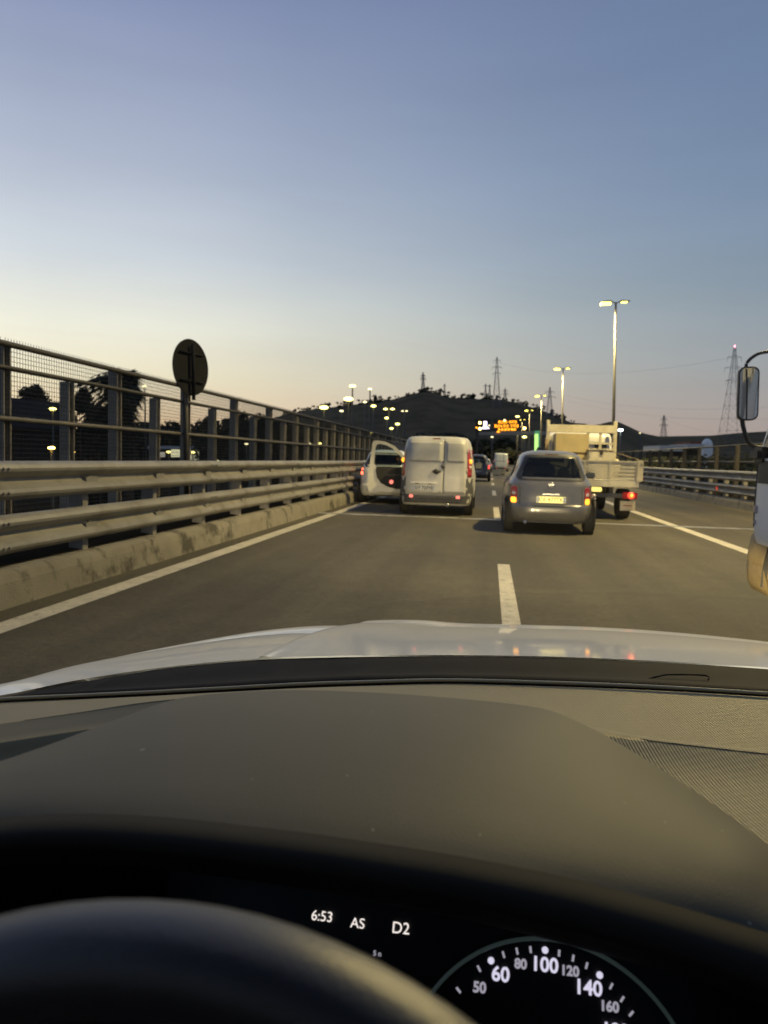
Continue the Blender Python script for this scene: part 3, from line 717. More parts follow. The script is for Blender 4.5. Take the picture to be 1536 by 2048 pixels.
# ================================================================== VEHICLES
class Body:
    """car body as stacked rounded plan outlines; keys: (z, y_rear, y_front, half_width, n)"""
    def __init__(s, keys, sub=3, N=96): s.k = cat_rom(keys, sub); s.N = N
    def at(s, z):
        k = s.k
        if z <= k[0][0]: return k[0][1:]
        for a, b in zip(k, k[1:]):
            if z <= b[0]:
                t = (z - a[0]) / max(1e-6, b[0] - a[0]); return tuple(p + (q - p) * t for p, q in zip(a[1:], b[1:]))
        return k[-1][1:]
    def rear(s, x, z):
        yr, yf, w_, n = s.at(z); h = (yf - yr) / 2
        return yr + h - h * max(0, 1 - min(1, abs(x) / w_) ** n) ** (1 / n)
    def side(s, y, z):
        yr, yf, w_, n = s.at(z); h = (yf - yr) / 2
        return w_ * max(0, 1 - min(1, abs((y - yr) / h - 1)) ** n) ** (1 / n)
    def build(s, glass_fn, t, paint, cap=True):
        rings = []
        for z, yr, yf, w_, n in s.k:
            h = (yf - yr) / 2; row = []
            for k in range(s.N):
                a = 2 * math.pi * (k + .5) / s.N; c, q = math.cos(a), math.sin(a)
                row.append((w_ * math.copysign(abs(c) ** (2 / n), c), yr + h + h * math.copysign(abs(q) ** (2 / n), q), z))
            rings.append(row)
        vs = [p for r in rings for p in r]; N = s.N; groups = {}
        for i in range(len(rings) - 1):
            for k in range(N):
                f = (i * N + k, i * N + (k + 1) % N, (i + 1) * N + (k + 1) % N, (i + 1) * N + k)
                c = [sum(vs[j][q] for j in f) / 4 for q in range(3)]
                groups.setdefault(glass_fn(*c), []).append(f)
        body = groups.pop(None)
        if cap: body = body + [tuple(range((len(rings) - 1) * N, len(rings) * N)), tuple(range(N))[::-1]]
        b = MB(); b.add(vs, body, True); o = b.build('body', paint, t)
        for g, fs in groups.items():
            used = sorted({j for f in fs for j in f}); ix = {j: i for i, j in enumerate(used)}
            m = MB(); m.add([vs[j] for j in used], [tuple(ix[j] for j in f) for f in fs], True); m.build(g, glassm, t)
        return o
    def patch(s, outline, off, mbx=None, rings=6, inner=0.0, thick=0):
        """conforming plate on the rear face; outline in (x,z); inner>0 leaves a hole"""
        mbx = mbx or MB(); cx = sum(p[0] for p in outline) / len(outline); cz = sum(p[1] for p in outline) / len(outline); n = len(outline); rows = []
        for i in range(rings + 1):
            t = inner + (1 - inner) * i / rings
            rows.append([(cx + (p[0] - cx) * t, s.rear(cx + (p[0] - cx) * t, cz + (p[1] - cz) * t) - off, cz + (p[1] - cz) * t) for p in outline + [outline[0]]])
        if thick: rows.append([(p[0], p[1] + thick, p[2]) for p in rows[-1]])
        mbx.grid(rows); return mbx
def rrect(x0, x1, z0, z1, r=.03, n=5, xt0=None, xt1=None):
    """rounded (optionally tapered towards the top) rectangle outline, densified"""
    xt0 = x0 if xt0 is None else xt0; xt1 = x1 if xt1 is None else xt1; out = []
    cs = [(x1, z0, -90), (xt1, z1, 0), (xt0, z1, 90), (x0, z0, 180)]
    for cx, cz, a0 in cs:
        sx = -1 if cx in (x1, xt1) and a0 in (-90, 0) else 1; sz = 1 if cz == z0 else -1
        for k in range(n + 1):
            a = R(a0 + 90 * k / n); out.append((cx + sx * r + r * math.cos(a), cz + sz * r + r * math.sin(a)))
    dense = []
    for i, p in enumerate(out):
        q = out[(i + 1) % len(out)]; m = max(1, int(math.hypot(q[0] - p[0], q[1] - p[1]) / .06))
        dense += [(p[0] + (q[0] - p[0]) * k / m, p[1] + (q[1] - p[1]) * k / m) for k in range(m)]
    return dense
def wheel(t, x, y, r=.29, wd=.18, M=None):
    s = 1 if x > 0 else -1
    prof = [(.55, -.5), (.8, -.5), (.93, -.47), (.985, -.38), (1, -.2), (1, .2), (.985, .38), (.93, .47), (.8, .5), (.55, .5)]
    b = MB(); rows = [[(x + wd * q, y + r * p * math.cos(a), r + r * p * math.sin(a)) for a in [2 * math.pi * k / 32 for k in range(33)]] for p, q in prof]
    b.grid(rows); w_ = b.build('wheel', rubber, t)
    b = MB(); b.tube([(x + s * wd * .25, y, r), (x + s * wd * .42, y, r)], [r * .6, r * .56], 24)
    for k in range(5):
        a = 2 * math.pi * k / 5; b.tube([(x + s * wd * .44, y + r * .12 * math.cos(a), r + r * .12 * math.sin(a)), (x + s * wd * .44, y + r * .55 * math.cos(a), r + r * .55 * math.sin(a))], r * .07, 6)
    b.build('rim', rimm, w_)
def plate(t, body, x, z, text, lit=False, wd=.52, hg=.11, tilt=0):
    y = body.rear(x, z) - .02 if body else 0
    b = MB(); b.bbox(x - wd / 2, x + wd / 2, y - .012, y + .012, z - hg / 2, z + hg / 2, .006); p = b.build('number_plate', platel if lit else platew, t)
    b = MB()
    for s in (-1, 1): b.box(x + s * wd * .495 - (.045 if s > 0 else 0), x + s * wd * .495 + (.045 if s < 0 else 0), y - .0145, y - .012, z - hg / 2 + .004, z + hg / 2 - .004)
    b.build('country_band', blueband, p)
    b = MB(); b.text(text, hg * .92, Matrix.Translation((x, y - .014, z)) @ Matrix.Rotation(R(90), 4, 'X'), .002); b.build('plate_number', inkl if lit else inkm, p)
    return p
def mirror(t, x, y, z, m, w_=.17, h=.12):
    s = 1 if x > 0 else -1; b = MB(); rows = []
    for i in range(9):
        q = -1 + 2 * i / 8; rr = math.sqrt(max(0, 1 - abs(q) ** 3))
        rows.append([(x + s * (w_ / 2 + w_ / 2 * q), y + .07 * rr * math.cos(a), z + h / 2 * rr * math.sin(a)) for a in [2 * math.pi * k / 16 for k in range(17)]])
    b.grid(rows); b.tube([(x - s * .05, y, z - .03), (x + s * .04, y, z - .02)], .025, 8); o = b.build('wing_mirror', m, t)
    b = MB(); b.bbox(min(x + s * .02, x + s * (w_ - .02)), max(x + s * .02, x + s * (w_ - .02)), y - .074, y - .068, z - h * .36, z + h * .36, .004); b.build('mirror_glass', mirgl, o)
def seats(t, y, z0, xs=(-.35, .35), top=1.12):
    for x in xs:
        b = MB(); b.bbox(x - .22, x + .22, y, y + .12, z0, top - .16, .05); o = b.build('seat', cloth, t)
        b = MB(); b.bbox(x - .12, x + .12, y + .01, y + .10, top - .12, top + .10, .05); b.tube([(x - .05, y + .05, top - .2), (x - .05, y + .05, top)], .01, 6); b.tube([(x + .05, y + .05, top - .2), (x + .05, y + .05, top)], .01, 6); b.build('headrest', cloth, o)

# ------------------------------------------------------------------ hatchback (small rounded five door car)
def hatchback(M, label, paint, W=1.66, Hh=1.53, L=3.7, belt=1.0, lights='mid', plate_txt='', lit=False, detail=True, bumper=None, tail=None, group=None, cat='car'):
    t = thing('hatchback_car', label, cat, M, group); w_ = W / 2; hz = Hh
    keys = [(.22, .10, L - .12, w_ * .90, 5), (.28, .045, L - .06, w_ * .95, 5), (.38, .0, L, w_ * .985, 4.6), (.48, .0, L, w_, 4.4), (.52, .018, L - .01, w_ * .995, 4.4), (.56, .05, L - .02, w_ * .99, 4.4),
            (.70, .075, L - .08, w_, 4.2), (.82, .105, L - .28, w_ * .985, 4.2), (.90, .135, L - .7, w_ * .965, 4.4), (belt, .19, L - 1.05, w_ * .88, 4.4),
            (belt + .12, .245, L - 1.22, w_ * .80, 4.4), (hz - .28, .31, L - 1.38, w_ * .755, 4.4), (hz - .14, .38, L - 1.58, w_ * .69, 4.2), (hz - .07, .45, L - 1.75, w_ * .62, 3.8), (hz - .03, .55, L - 1.9, w_ * .52, 3.4), (hz - .008, .72, L - 2.05, w_ * .38, 3), (hz, 1.0, L - 2.3, w_ * .2, 3)]
    B = Body(keys, 4, 120)
    zb, zt = belt + .02, hz - .13
    def g(x, y, z):
        if not zb < z < zt: return None
        yr, yf, hw, n = B.at(z)
        if y < yr + .10 and abs(x) < hw * .84: return 'rear_window'
        if y > yf - .16 and abs(x) < hw * .86: return 'windscreen'
        if abs(x) > hw * .88 and yr + .55 < y < yf - .3 and not (1.42 < y < 1.52): return 'side_window'
        return None
    B.build(g, t, paint)
    f = B.patch(rrect(-w_ * .76, w_ * .76, belt - .03, hz - .09, .09, 6, -w_ * .60, w_ * .60), .006, rings=5, inner=.87, thick=.02); f.build('window_frame', blackp, t)
    # lights, bumper line, hatch seams
    for s in (-1, 1):
        if lights == 'mid':
            o = rrect(s * w_ * .80 - .055, s * w_ * .80 + .06, .545, .86, .045); m = B.patch(o, .012, thick=.03); tl = m.build('tail_light', redlens, t)
            B.patch(rrect(s * w_ * .80 - .05, s * w_ * .80 + .05, .55, .655, .03), .018, thick=.01).build('lit_lens', tail or amber, tl)
            B.patch(rrect(s * w_ * .80 - .035, s * w_ * .80 + .035, .70, .755, .02), .018, thick=.01).build('clear_lens', clearlens, tl)
        else:
            o = rrect(s * w_ * .86 - .065, s * w_ * .86 + .065, .78, 1.06, .04); tl = B.patch(o, .012, thick=.03).build('tail_light', redlens, t)
            B.patch(rrect(s * w_ * .85 - .05, s * w_ * .85 + .05, .80, .90, .03), .018, thick=.01).build('lit_lens', tail or pinklit, tl)
            B.patch(rrect(s * w_ * .85 - .045, s * w_ * .85 + .045, .94, 1.0, .02), .018, thick=.01).build('clear_lens', tail or clearlens, tl)
    m = MB(); B.patch(rrect(-w_ * .93, w_ * .93, .503, .517, .006), .003, m, 3); m.build('bumper_seam', blackp, t)
    m = MB(); B.patch(rrect(-w_ * .86, w_ * .86, .205, .25, .02), .004, m, 3, thick=.2); m.build('bumper_valance', greyp, t)
    if plate_txt:
        y = B.rear(0, .62)
        m = MB(); B.patch(rrect(-.33, .33, .55, .735, .03), .003, m, 4); m.build('plate_recess', bumper or paint, t)
        plate(t, B, 0, .63, plate_txt, lit)
        m = MB(); m.bbox(-.16, .16, B.rear(0, .73) - .03, B.rear(0, .73) + .01, .715, .742, .01); m.build('hatch_handle', rimm if detail else greyp, t)
        m = MB(); c = Vector((0, B.rear(0, .9) - .012, .90)); m.tube([c + Vector((.042 * math.cos(a), 0, .042 * math.sin(a))) for a in [2 * math.pi * k / 20 for k in range(21)]], .007, 6, False); m.bbox(-.05, .05, c.y - .006, c.y + .006, .892, .908, .004); m.build('badge', chrome, t)
        for s in (-1, 1):
            m = MB(); m.tube([(s * w_ * x, B.rear(s * w_ * x, z) - .002, z) for x, z in ((.68, .52), (.67, .6), (.665, .8), (.70, .93))], .005, 5, False); m.build('hatch_seam', blackp, t)
        m = MB(); m.tube([(-.45, .12, .22), (-.45, -.02, .21)], .03, 12); m.build('exhaust', chrome, t)
        m = MB(); m.bbox(-.12, .12, B.rear(0, hz - .085) - .01, B.rear(0, hz - .085) + .03, hz - .10, hz - .075, .008); m.build('brake_light', redlens, t)
    m = MB(); m.box(-w_ * .8, w_ * .8, .3, L - .4, .2, .3); m.box(-w_ * .78, w_ * .78, .35, 2.9, .3, .62); m.build('floor', darkin, t)
    for x in (-w_ + .10, w_ - .10):
        for y in (.58, L - .72): wheel(t, x, y, .29, .185)
        for y in (.58, L - .72):
            s = 1 if x > 0 else -1
            m = MB(); m.disc((s * (w_ * .985 - .004), y, .33), .345, (1, 0, 0), 28, .012); m.build('wheel_arch', blackp, t)
    if detail:
        seats(t, .95, .5, (-.36, .36), 1.0); seats(t, 1.75, .4, (-.36, .36), 1.10)
        m = MB(); m.bbox(-w_ * .8, w_ * .8, L - 1.35, L - 1.0, .8, belt, .05); m.tube([(-.36 + .17 * math.cos(a), L - 1.45 + .05 * math.sin(a), 1.0 + .17 * math.sin(a)) for a in [2 * math.pi * k / 20 for k in range(21)]], .014, 6, False); m.bbox(-.10, .10, L - 1.75, L - 1.72, hz - .22, hz - .16, .01); m.build('dashboard', darkin, t)
    for s in (-1, 1): mirror(t, s * w_ * 1.03, L - 1.36, belt + .06, blackp if detail else paint, .21, .14)
    return t, B
hatchback(road(1.09, 14.15, 0), 'grey blue metallic hatchback with yellow lit number plate in the middle lane', greyblue, W=1.665, plate_txt='CE 477TK', lit=True)
hatchback(road(-3.0, 21.6, 0), 'white hatchback squeezed against the guard rail left of the van', whitep, W=1.60, Hh=1.54, L=3.6, belt=1.06, lights='high', tail=emis('bright tail lamp', (1, .16, .08), 4, (.5, .05, .03)), detail=False)
hatchback(road(-.82, 47.5, 0), 'dark car with red tail lights just right of the white van', darkpaint, W=1.75, Hh=1.66, L=4.1, belt=1.08, lights='high', plate_txt='DT 904PL', tail=redlit, detail=False)
hatchback(road(-.6, 82, 0), 'small pale car far ahead between the dark car and the far van', silverp, W=1.7, Hh=1.5, L=4.0, lights='high', tail=pinklit, detail=False)
hatchback(road(-2.4, 110, 0), 'farthest dim car with red lights over the dark car roof', darkpaint, W=1.75, Hh=1.6, L=4.0, lights='high', tail=pinklit, detail=False)

# ------------------------------------------------------------------ vans
def van(M, label, paint, W=1.72, Hh=1.84, L=4.2, simple=False, lit=pinklit, open_door=False, txt=''):
    t = thing('panel_van', label, 'van', M); w_ = W / 2
    keys = [(.24, .06, L - .12, w_ * .92, 9), (.32, .02, L - .02, w_ * .97, 8), (.46, .0, L, w_ * .99, 7.5), (.50, .03, L, w_, 8), (.6, .04, L - .03, w_, 8), (.9, .05, L - .15, w_, 8), (1.02, .06, L - .55, w_ * .985, 8), (1.12, .07, L - .95, w_ * .97, 8),
            (1.3, .085, L - 1.15, w_ * .945, 8), (1.55, .115, L - 1.42, w_ * .905, 8), (Hh - .14, .15, L - 1.7, w_ * .865, 7.5), (Hh - .07, .17, L - 1.85, w_ * .83, 7), (Hh - .03, .22, L - 1.95, w_ * .78, 6), (Hh - .006, .35, L - 2.1, w_ * .6, 5), (Hh, .8, L - 2.5, w_ * .3, 3)]
    B = Body(keys, 4, 128)
    def g(x, y, z):
        if not 1.12 < z < Hh - .2: return None
        yr, yf, hw, n = B.at(z)
        if y > yf - .14 and abs(x) < hw * .88: return 'windscreen'
        if abs(x) > hw * .93 and yf - 1.15 < y < yf - .25: return 'side_window'
        return None
    B.build(g, t, paint)
    # rear doors: left one wider, proud of the body with a seam between
    sx = .175
    for x0, x1 in ((-.70, sx - .008), (sx + .008, .70)):
        o = rrect(x0, x1, .505, Hh - .075, .03, 4, x0 * (.965 if x0 < 0 else 1), x1 * (.965 if x1 > .3 else 1))
        d = B.patch(o, .018, rings=8, thick=.03).build('rear_door', paint, t)
        m = MB(); B.patch(rrect(x0 + .05, x1 - .04, 1.24, Hh - .13, .04, 4), .024, m, 5, thick=.012); m.build('upper_panel', paint, d)
        m = MB(); B.patch(rrect(x0 + .02, x1 - .02, 1.205, 1.218, .005), .0195, m, 2); m.build('crease', whited, d)
    m = MB(); m.tube([(sx, B.rear(sx, z) - .006, z) for z in [.5 + .1 * k for k in range(14)]], .006, 5, False); m.build('door_seam', blackp, t)
    for z in (.62, 1.05, 1.5):
        for s in (-1, 1):
            m = MB(); m.tube([(s * .715, B.rear(.715, z) - .02, z - .035), (s * .715, B.rear(.715, z) - .02, z + .035)], .014, 8); m.build('hinge', paint, t)
    m = MB(); m.bbox(-.10, .08, B.rear(0, Hh - .05) - .035, B.rear(0, Hh - .05) + .02, Hh - .085, Hh - .045, .01); m.build('brake_light', redlens, t)
    for s in (-1, 1):
        o = rrect(s * w_ * .905 - .05, s * w_ * .905 + .05, .90, 1.55, .03, 4, s * w_ * .88 - .045, s * w_ * .88 + .045)
        tl = B.patch(o, .016, rings=6, thick=.04).build('tail_light', redlens, t)
        m = MB(); m.disc((s * w_ * .90, B.rear(s * w_ * .90, 1.27) - .026, 1.27), .052, (0, 1, 0), 20, .02); m.build('lit_lens', lit if simple else amber, tl)
        m = MB(); m.disc((s * w_ * .90, B.rear(s * w_ * .90, 1.13) - .024, 1.13), .04, (0, 1, 0), 16, .02); m.build('clear_lens', clearlens, tl)
        m = MB(); B.patch(rrect(s * w_ * .895 - .07, s * w_ * .895 + .085, .42, .885, .03), .010, m, 6, thick=.04); m.build('bumper_corner', greyp, t)
        m = MB(); B.patch(rrect(s * .72 * .9 - .03, s * .72 * .9 + .03, Hh - .30, Hh - .12, .02), .0, m, 3)
    m = MB(); B.patch(rrect(-w_ * .93, w_ * .93, .29, .485, .04), .035, m, 8, thick=.06); bp = m.build('bumper', greyp, t)
    m = MB(); B.patch(rrect(-w_ * .70, w_ * .70, .375, .388, .005), .038, m, 2); m.build('bumper_groove', blackp, bp)
    for x in (-.55, .53):
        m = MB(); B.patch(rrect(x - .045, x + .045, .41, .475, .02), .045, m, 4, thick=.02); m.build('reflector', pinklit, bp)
    if not simple:
        m = MB(); B.patch(rrect(-.60, .07, .535, .77, .04), .020, m, 5); rc = m.build('plate_recess', whited, t)
        m = MB(); m.bbox(-.58, .05, B.rear(0, .76) - .055, B.rear(0, .76) - .02, .745, .775, .012); m.build('plate_light_bar', whitep, rc)
        for x in (-.42, -.12):
            m = MB(); m.bbox(x - .05, x + .05, B.rear(0, .74) - .05, B.rear(0, .74) - .02, .728, .744, .005); m.build('plate_lamp', blackp, rc)
        plate(t, B, -.26, .635, txt).location.y = -.022
        m = MB(); c = Vector((.01, B.rear(0, 1.02) - .035, 1.02))
        m.disc(c, .062, (0, 1, 0), 24, .03)
        for s in (-1, 1):
            for dz in (-.022, 0, .022): m.bbox(min(c.x + s * .05, c.x + s * (.115 - abs(dz))), max(c.x + s * .05, c.x + s * (.115 - abs(dz))), c.y - .012, c.y + .012, c.z + dz - .008, c.z + dz + .008, .004)
        m.build('badge', blackp, t)
        m = MB(); m.disc((sx - .01, B.rear(sx, 1.14) - .03, 1.14), .05, (0, 1, 0), 20, .03); m.bbox(sx - .045, sx + .02, B.rear(sx, 1.25) - .045, B.rear(sx, 1.25) - .015, 1.235, 1.262, .008); m.build('door_handle', greyp, t)
        m = MB(); m.tube([(.30, .25, .27), (.30, -.05, .255)], .035, 12); m.build('exhaust', chrome, t)
    m = MB(); m.box(-w_ * .8, w_ * .8, .2, L - .3, .24, .34); m.tube([(-w_ * .85, .75, .3), (w_ * .85, .75, .3)], .05, 8); m.build('chassis', darkin, t)
    for x in (-w_ + .11, w_ - .11):
        for y in (.75, L - .75): wheel(t, x, y, .31, .19)
        for y in (.75, L - .75):
            s = 1 if x > 0 else -1; m = MB(); m.disc((s * (w_ * .995 - .004), y, .35), .37, (1, 0, 0), 28, .012); m.build('wheel_arch', blackp, t)
    if simple:
        for s in (-1, 1): mirror(t, s * w_ * .97, L - 1.2, 1.2, blackp, .2, .24)
        return t, B
    mirror(t, w_ * .97, L - 1.2, 1.16, blackp, .2, .2)
    # dark opening and the driver's door swung wide, its inner side to the rear
    m = MB(); m.prism([(L - 2.25, .42), (L - 1.25, .42), (L - 1.12, 1.1), (L - 1.6, Hh - .22), (L - 2.25, Hh - .18)], 'x', -w_ * .985 - .004, -w_ * .8); m.build('door_opening', darkin, t)
    dt_ = bpy.data.objects.new('open_door', None); COL.objects.link(dt_); dt_.parent = t; dt_.location = (-w_ * .985, L - 1.2, 0); dt_.rotation_euler.z = R(8)
    # door plane: x runs from the hinge (0) to the free edge (-1.0)
    outer = [(0, .45), (-.12, .40), (-.55, .385), (-.80, .40), (-.86, .36), (-.98, .34), (-1.04, .42), (-1.06, .7), (-1.03, 1.05), (-1.00, 1.4), (-.97, 1.70), (-.93, 1.755), (-.84, 1.765), (-.66, 1.735), (-.46, 1.64), (-.27, 1.46), (-.12, 1.24), (-.01, 1.05)]
    win = [(-.10, 1.08), (-.2, 1.06), (-.40, 1.06), (-.56, 1.06), (-.7, 1.06), (-.80, 1.06), (-.88, 1.08), (-.915, 1.15), (-.915, 1.2), (-.905, 1.38), (-.89, 1.58), (-.87, 1.65), (-.80, 1.675), (-.64, 1.645), (-.48, 1.56), (-.32, 1.40), (-.20, 1.24), (-.11, 1.12)]
    ol, wl = [(p[0] * 1.12, p[1]) for p in outer], [(p[0] * 1.12, p[1]) for p in win]
    m = MB(); m.ring(ol, wl, 'y', -.05, .04); m.build('door_shell', paint, dt_)
    m = MB(); m.prism([(p[0] * 1.12, p[1]) for p in win], 'y', .0, .006); m.build('door_glass', glassm, dt_)
    m = MB(); pan = [(-.04, 1.06), (-.86, 1.06), (-.88, .96), (-.84, .76), (-.74, .62), (-.56, .52), (-.36, .47), (-.16, .47), (-.04, .52)]; pan = [(p[0] * 1.12, p[1]) for p in pan]; m.prism(pan, 'y', -.085, -.052); tp = m.build('trim_panel', darkin, dt_)
    m = MB(); m.bbox(-.72, -.30, -.13, -.09, .82, .87, .02); m.build('armrest', blackp, tp)
    m = MB(); m.disc((-.55, -.09, .66), .055, (0, 1, 0), 16, .012); m.build('courtesy_lamp', pinklit, tp)
    m = MB(); m.tube([(-.12, -.10, .93), (-.22, -.10, .93)], .014, 8); m.build('inner_handle', chrome, tp)
    b = MB(); b.bbox(-.28, -.10, .06, .16, 1.02, 1.24, .05); b.build('door_mirror', whitep, dt_)
    return t, B
vM = road(-1.26, 17.75, 0)
van(vM, 'white panel van with twin rear doors and its driver door swung open', whited, txt='DT 727YE')
van(road(1.35, 95, 0), 'pale van far ahead in the gap right of the dark car', silverp, W=1.85, Hh=2.25, L=4.8, simple=True)

# ------------------------------------------------------------------ tipper truck
TW, TB0, TL = 1.94, 1.0, 3.45
TM = road(2.45, 18.55, 0)
t = thing('tipper_truck', 'cream dropside tipper truck with headboard frame and one red tail light', 'truck', TM)
hw = TW / 2; zf, zt_ = .93, 1.36     # bed floor, board top
b = MB(); b.box(-hw, hw, 0, TL, zf - .10, zf); b.build('bed_floor', creamp, t)
b = MB(); b.bbox(-hw, hw, -.03, .03, zf - .16, zf - .02, .012); b.build('rear_sill', creamp, t)
def board(x0, x1, M_=None):
    m = MB(); n = 5; h = (zt_ - zf) / n
    for k in range(n): m.bbox(x0, x1, -.018, .012, zf + .012 + h * k, zf + h * (k + 1) - .006, .008, M_)
    for x in [x0 + (x1 - x0) * q for q in (.34, .67)]: m.bbox(x - .025, x + .025, -.036, -.015, zf + .02, zt_ - .01, .008, M_)
    m.bbox(x0, x1, -.03, .02, zt_ - .02, zt_ + .022, .01, M_); return m
board(-hw + .09, hw - .09).build('tailboard', alum, t)
for s in (-1, 1):
    m = board(.05, TL - .05, Matrix.Translation((s * (hw - .01), 0, 0)) @ Matrix.Rotation(R(90), 4, 'Z')); m.build('side_board', alum, t)
    m = MB(); m.bbox(s * hw - .075, s * hw + .075, -.05, .06, zf - .02, zt_ + .05, .02); m.bbox(s * (hw + .04) - .03, s * (hw + .04) + .03, -.06, -.02, zt_ - .06, zt_ + .0, .01); m.build('corner_post', creamp, t)
# headboard: two tall posts, broad top plank, bars
HB = 2.36
for s in (-1, 1):
    m = MB(); m.bbox(s * (hw - .06) - .05, s * (hw - .06) + .05, TL - .05, TL + .05, zf, HB + (.12 if s < 0 else .12), .015); m.build('headboard_post', creamp, t)
m = MB(); m.bbox(-hw + .02, hw - .02, TL - .06, TL - .02, HB - .22, HB, .012); m.build('headboard_plank', creamp, t)
m = MB()
for z in (1.86, 1.58): m.bbox(-hw + .05, hw - .05, TL - .04, TL + .0, z - .03, z + .03, .01)
for x in (.18, .52): m.bbox(x - .035, x + .035, TL - .045, TL + .005, 1.3, HB - .2, .01)
m.build('headboard_bars', creamp, t)
m = MB(); m.bbox(-hw + .05, hw - .05, TL - .02, TL + .02, zf, 1.45, .01); m.build('headboard', creamp, t)
# cab ahead of the headboard
Bc = Body([(.45, TL + .2, TL + 1.85, .93, 8), (.6, TL + .18, TL + 1.95, .95, 8), (1.2, TL + .18, TL + 1.95, .95, 8), (1.3, TL + .18, TL + 1.9, .95, 8), (1.9, TL + .22, TL + 1.55, .90, 8), (2.08, TL + .25, TL + 1.4, .87, 7), (2.17, TL + .35, TL + 1.25, .8, 5), (2.2, TL + .5, TL + 1.1, .6, 4)], 3, 96)
cabm = whitep
Bc.build(lambda x, y, z: 'windscreen' if 1.32 < z < 2.0 and y > TL + 1.35 and abs(x) < .8 else ('rear_window' if 1.42 < z < 1.92 and y < TL + .3 and .05 < abs(x) < .72 else ('side_window' if 1.32 < z < 1.95 and abs(x) > .85 and TL + .5 < y < TL + 1.3 else None)), t, cabm)
# chassis, lights, mudflaps
m = MB(); m.bbox(-.42, -.32, .15, TL + 1.6, .55, .80, .01); m.bbox(.32, .42, .15, TL + 1.6, .55, .80, .01); m.box(-.35, .35, .6, 1.0, .5, .75); m.build('chassis', blackp, t)
m = MB(); m.bbox(-.95, .95, .02, .10, .52, .62, .02); lb = m.build('light_bar', greyp, t)
for s in (-1, 1):
    m = MB(); m.bbox(s * .78 - .17, s * .78 + .17, -.03, .05, .50, .66, .02); tl = m.build('tail_light', redlens, lb)
    m = MB(); m.disc((s * .80, -.045, .585), .075, (0, 1, 0), 24, .03); m.build('lit_lens', redlit, tl)
    m = MB(); m.disc((s * .80 + .01, -.062, .585), .035, (0, 1, 0), 16, .02); m.build('bulb', amber, tl)
    m = MB(); m.bbox(s * .76 - .17, s * .76 + .17, .12, .135, .22, .45, .008)
    mf = m.build('mudflap', creamp, t)
    m = MB(); m.box(s * .76 - .10, s * .76 + .10, .115, .119, .33, .35); m.build('mudflap_stripe', redlens, mf)
m = MB(); m.bbox(-.40, .14, -.02, .02, .65, .76, .03); m.build('lamp_bar', platel, lb)
m = MB(); m.disc((-.04, -.02, .55), .05, (0, 1, 0), 16, .03); m.build('round_reflector', clearlens, lb)
m = MB(); m.bbox(-.30, .05, .05, .2, .36, .46, .03); m.build('tow_coupling', greyp, t)
for z, x in ((.40, -.1),):
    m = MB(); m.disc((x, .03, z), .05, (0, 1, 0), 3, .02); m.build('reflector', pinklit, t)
for x in (-.74, .74):
    for y in (.75, TL + .95): wheel(t, x, y, .36, .30 if y < 2 else .2)
for s in (-1, 1): mirror(t, s * .95, TL + 1.5, 1.6, blackp, .18, .3)
# load
def local(M_, name, label, cat, x, y, z, rz=0, rx=0): return thing(name, label, cat, M_ @ Matrix.Translation((x, y, z)) @ Matrix.Rotation(R(rz), 4, 'Z') @ Matrix.Rotation(R(rx), 4, 'X'))
c_ = local(TM, 'plywood_crate', 'tall yellow plywood crate strapped against the tipper headboard', 'crate', -.36, 2.55, zf + .003)
m = MB(); m.bbox(-.40, .40, -.35, .6, .08, .60, .006); m.build('lower_boards', woodm, c_)
m = MB(); m.bbox(-.43, .42, -.37, .62, .65, 1.14, .006); m.build('upper_boards', woodm, c_)
m = MB(); m.box(-.38, .38, -.33, .58, .602, .648)
for x in (-.3, 0, .3): m.box(x - .05, x + .05, -.35, .6, 0, .078)
m.build('skid', woodd, c_)
c_ = local(TM, 'leaning_boards', 'weathered boards leaning left of the yellow crate on the tipper', 'boards', -.88, 2.75, zf + .003, 0, -6)
for k in range(3):
    m = MB(); m.bbox(-.09 + .10 * k - .04, -.09 + .10 * k + .045, .02 * k, .03 + .02 * k, 0, 1.0 + .09 * (k % 2), .005); m.build('plank', woodd if k != 1 else creamp, c_)
c_ = local(TM, 'storage_box', 'cream storage box beside the yellow crate on the tipper bed', 'box', .36, 2.3, zf + .003)
m = MB(); m.bbox(-.32, .34, -.3, .35, 0, .70, .025); m.build('box_body', alum, c_)
m = MB(); m.bbox(-.34, .36, -.32, .37, .705, .76, .02); m.build('lid', creamp, c_)
m = MB(); m.bbox(-.03, .05, -.325, -.30, .6, .72, .008); m.build('latch', galvd, c_)
c_ = local(TM, 'gas_bottle', 'small pale bottle standing right of the storage box on the tipper', 'bottle', .82, 2.35, zf + .003)
m = MB(); m.tube([(0, 0, 0), (0, 0, .05), (0, 0, .40), (0, 0, .48), (0, 0, .50)], [.10, .11, .11, .06, .03], 16); m.build('bottle_body', creamp, c_)
m = MB(); m.tube([(0, 0, .50), (0, 0, .58)], [.03, .03], 8); m.build('valve', galvd, c_)
m = MB(); m.tube([TM @ Vector(p) for p in ((.12, 2.0, 1.72), (.70, 1.0, 1.55), (.95, .05, 1.42))], .008, 5); o = m.build('tie_strap', woodd); tag(o, 'thin tie strap running down from the load to the tipper tailboard corner', 'strap')

# ------------------------------------------------------------------ lorry alongside, its front corner in view
LM = road(1.89, 6.05, 0)
t = thing('lorry', 'white lorry alongside with long black mirror and dirty tan bumper', 'lorry', LM)
LW = 2.2
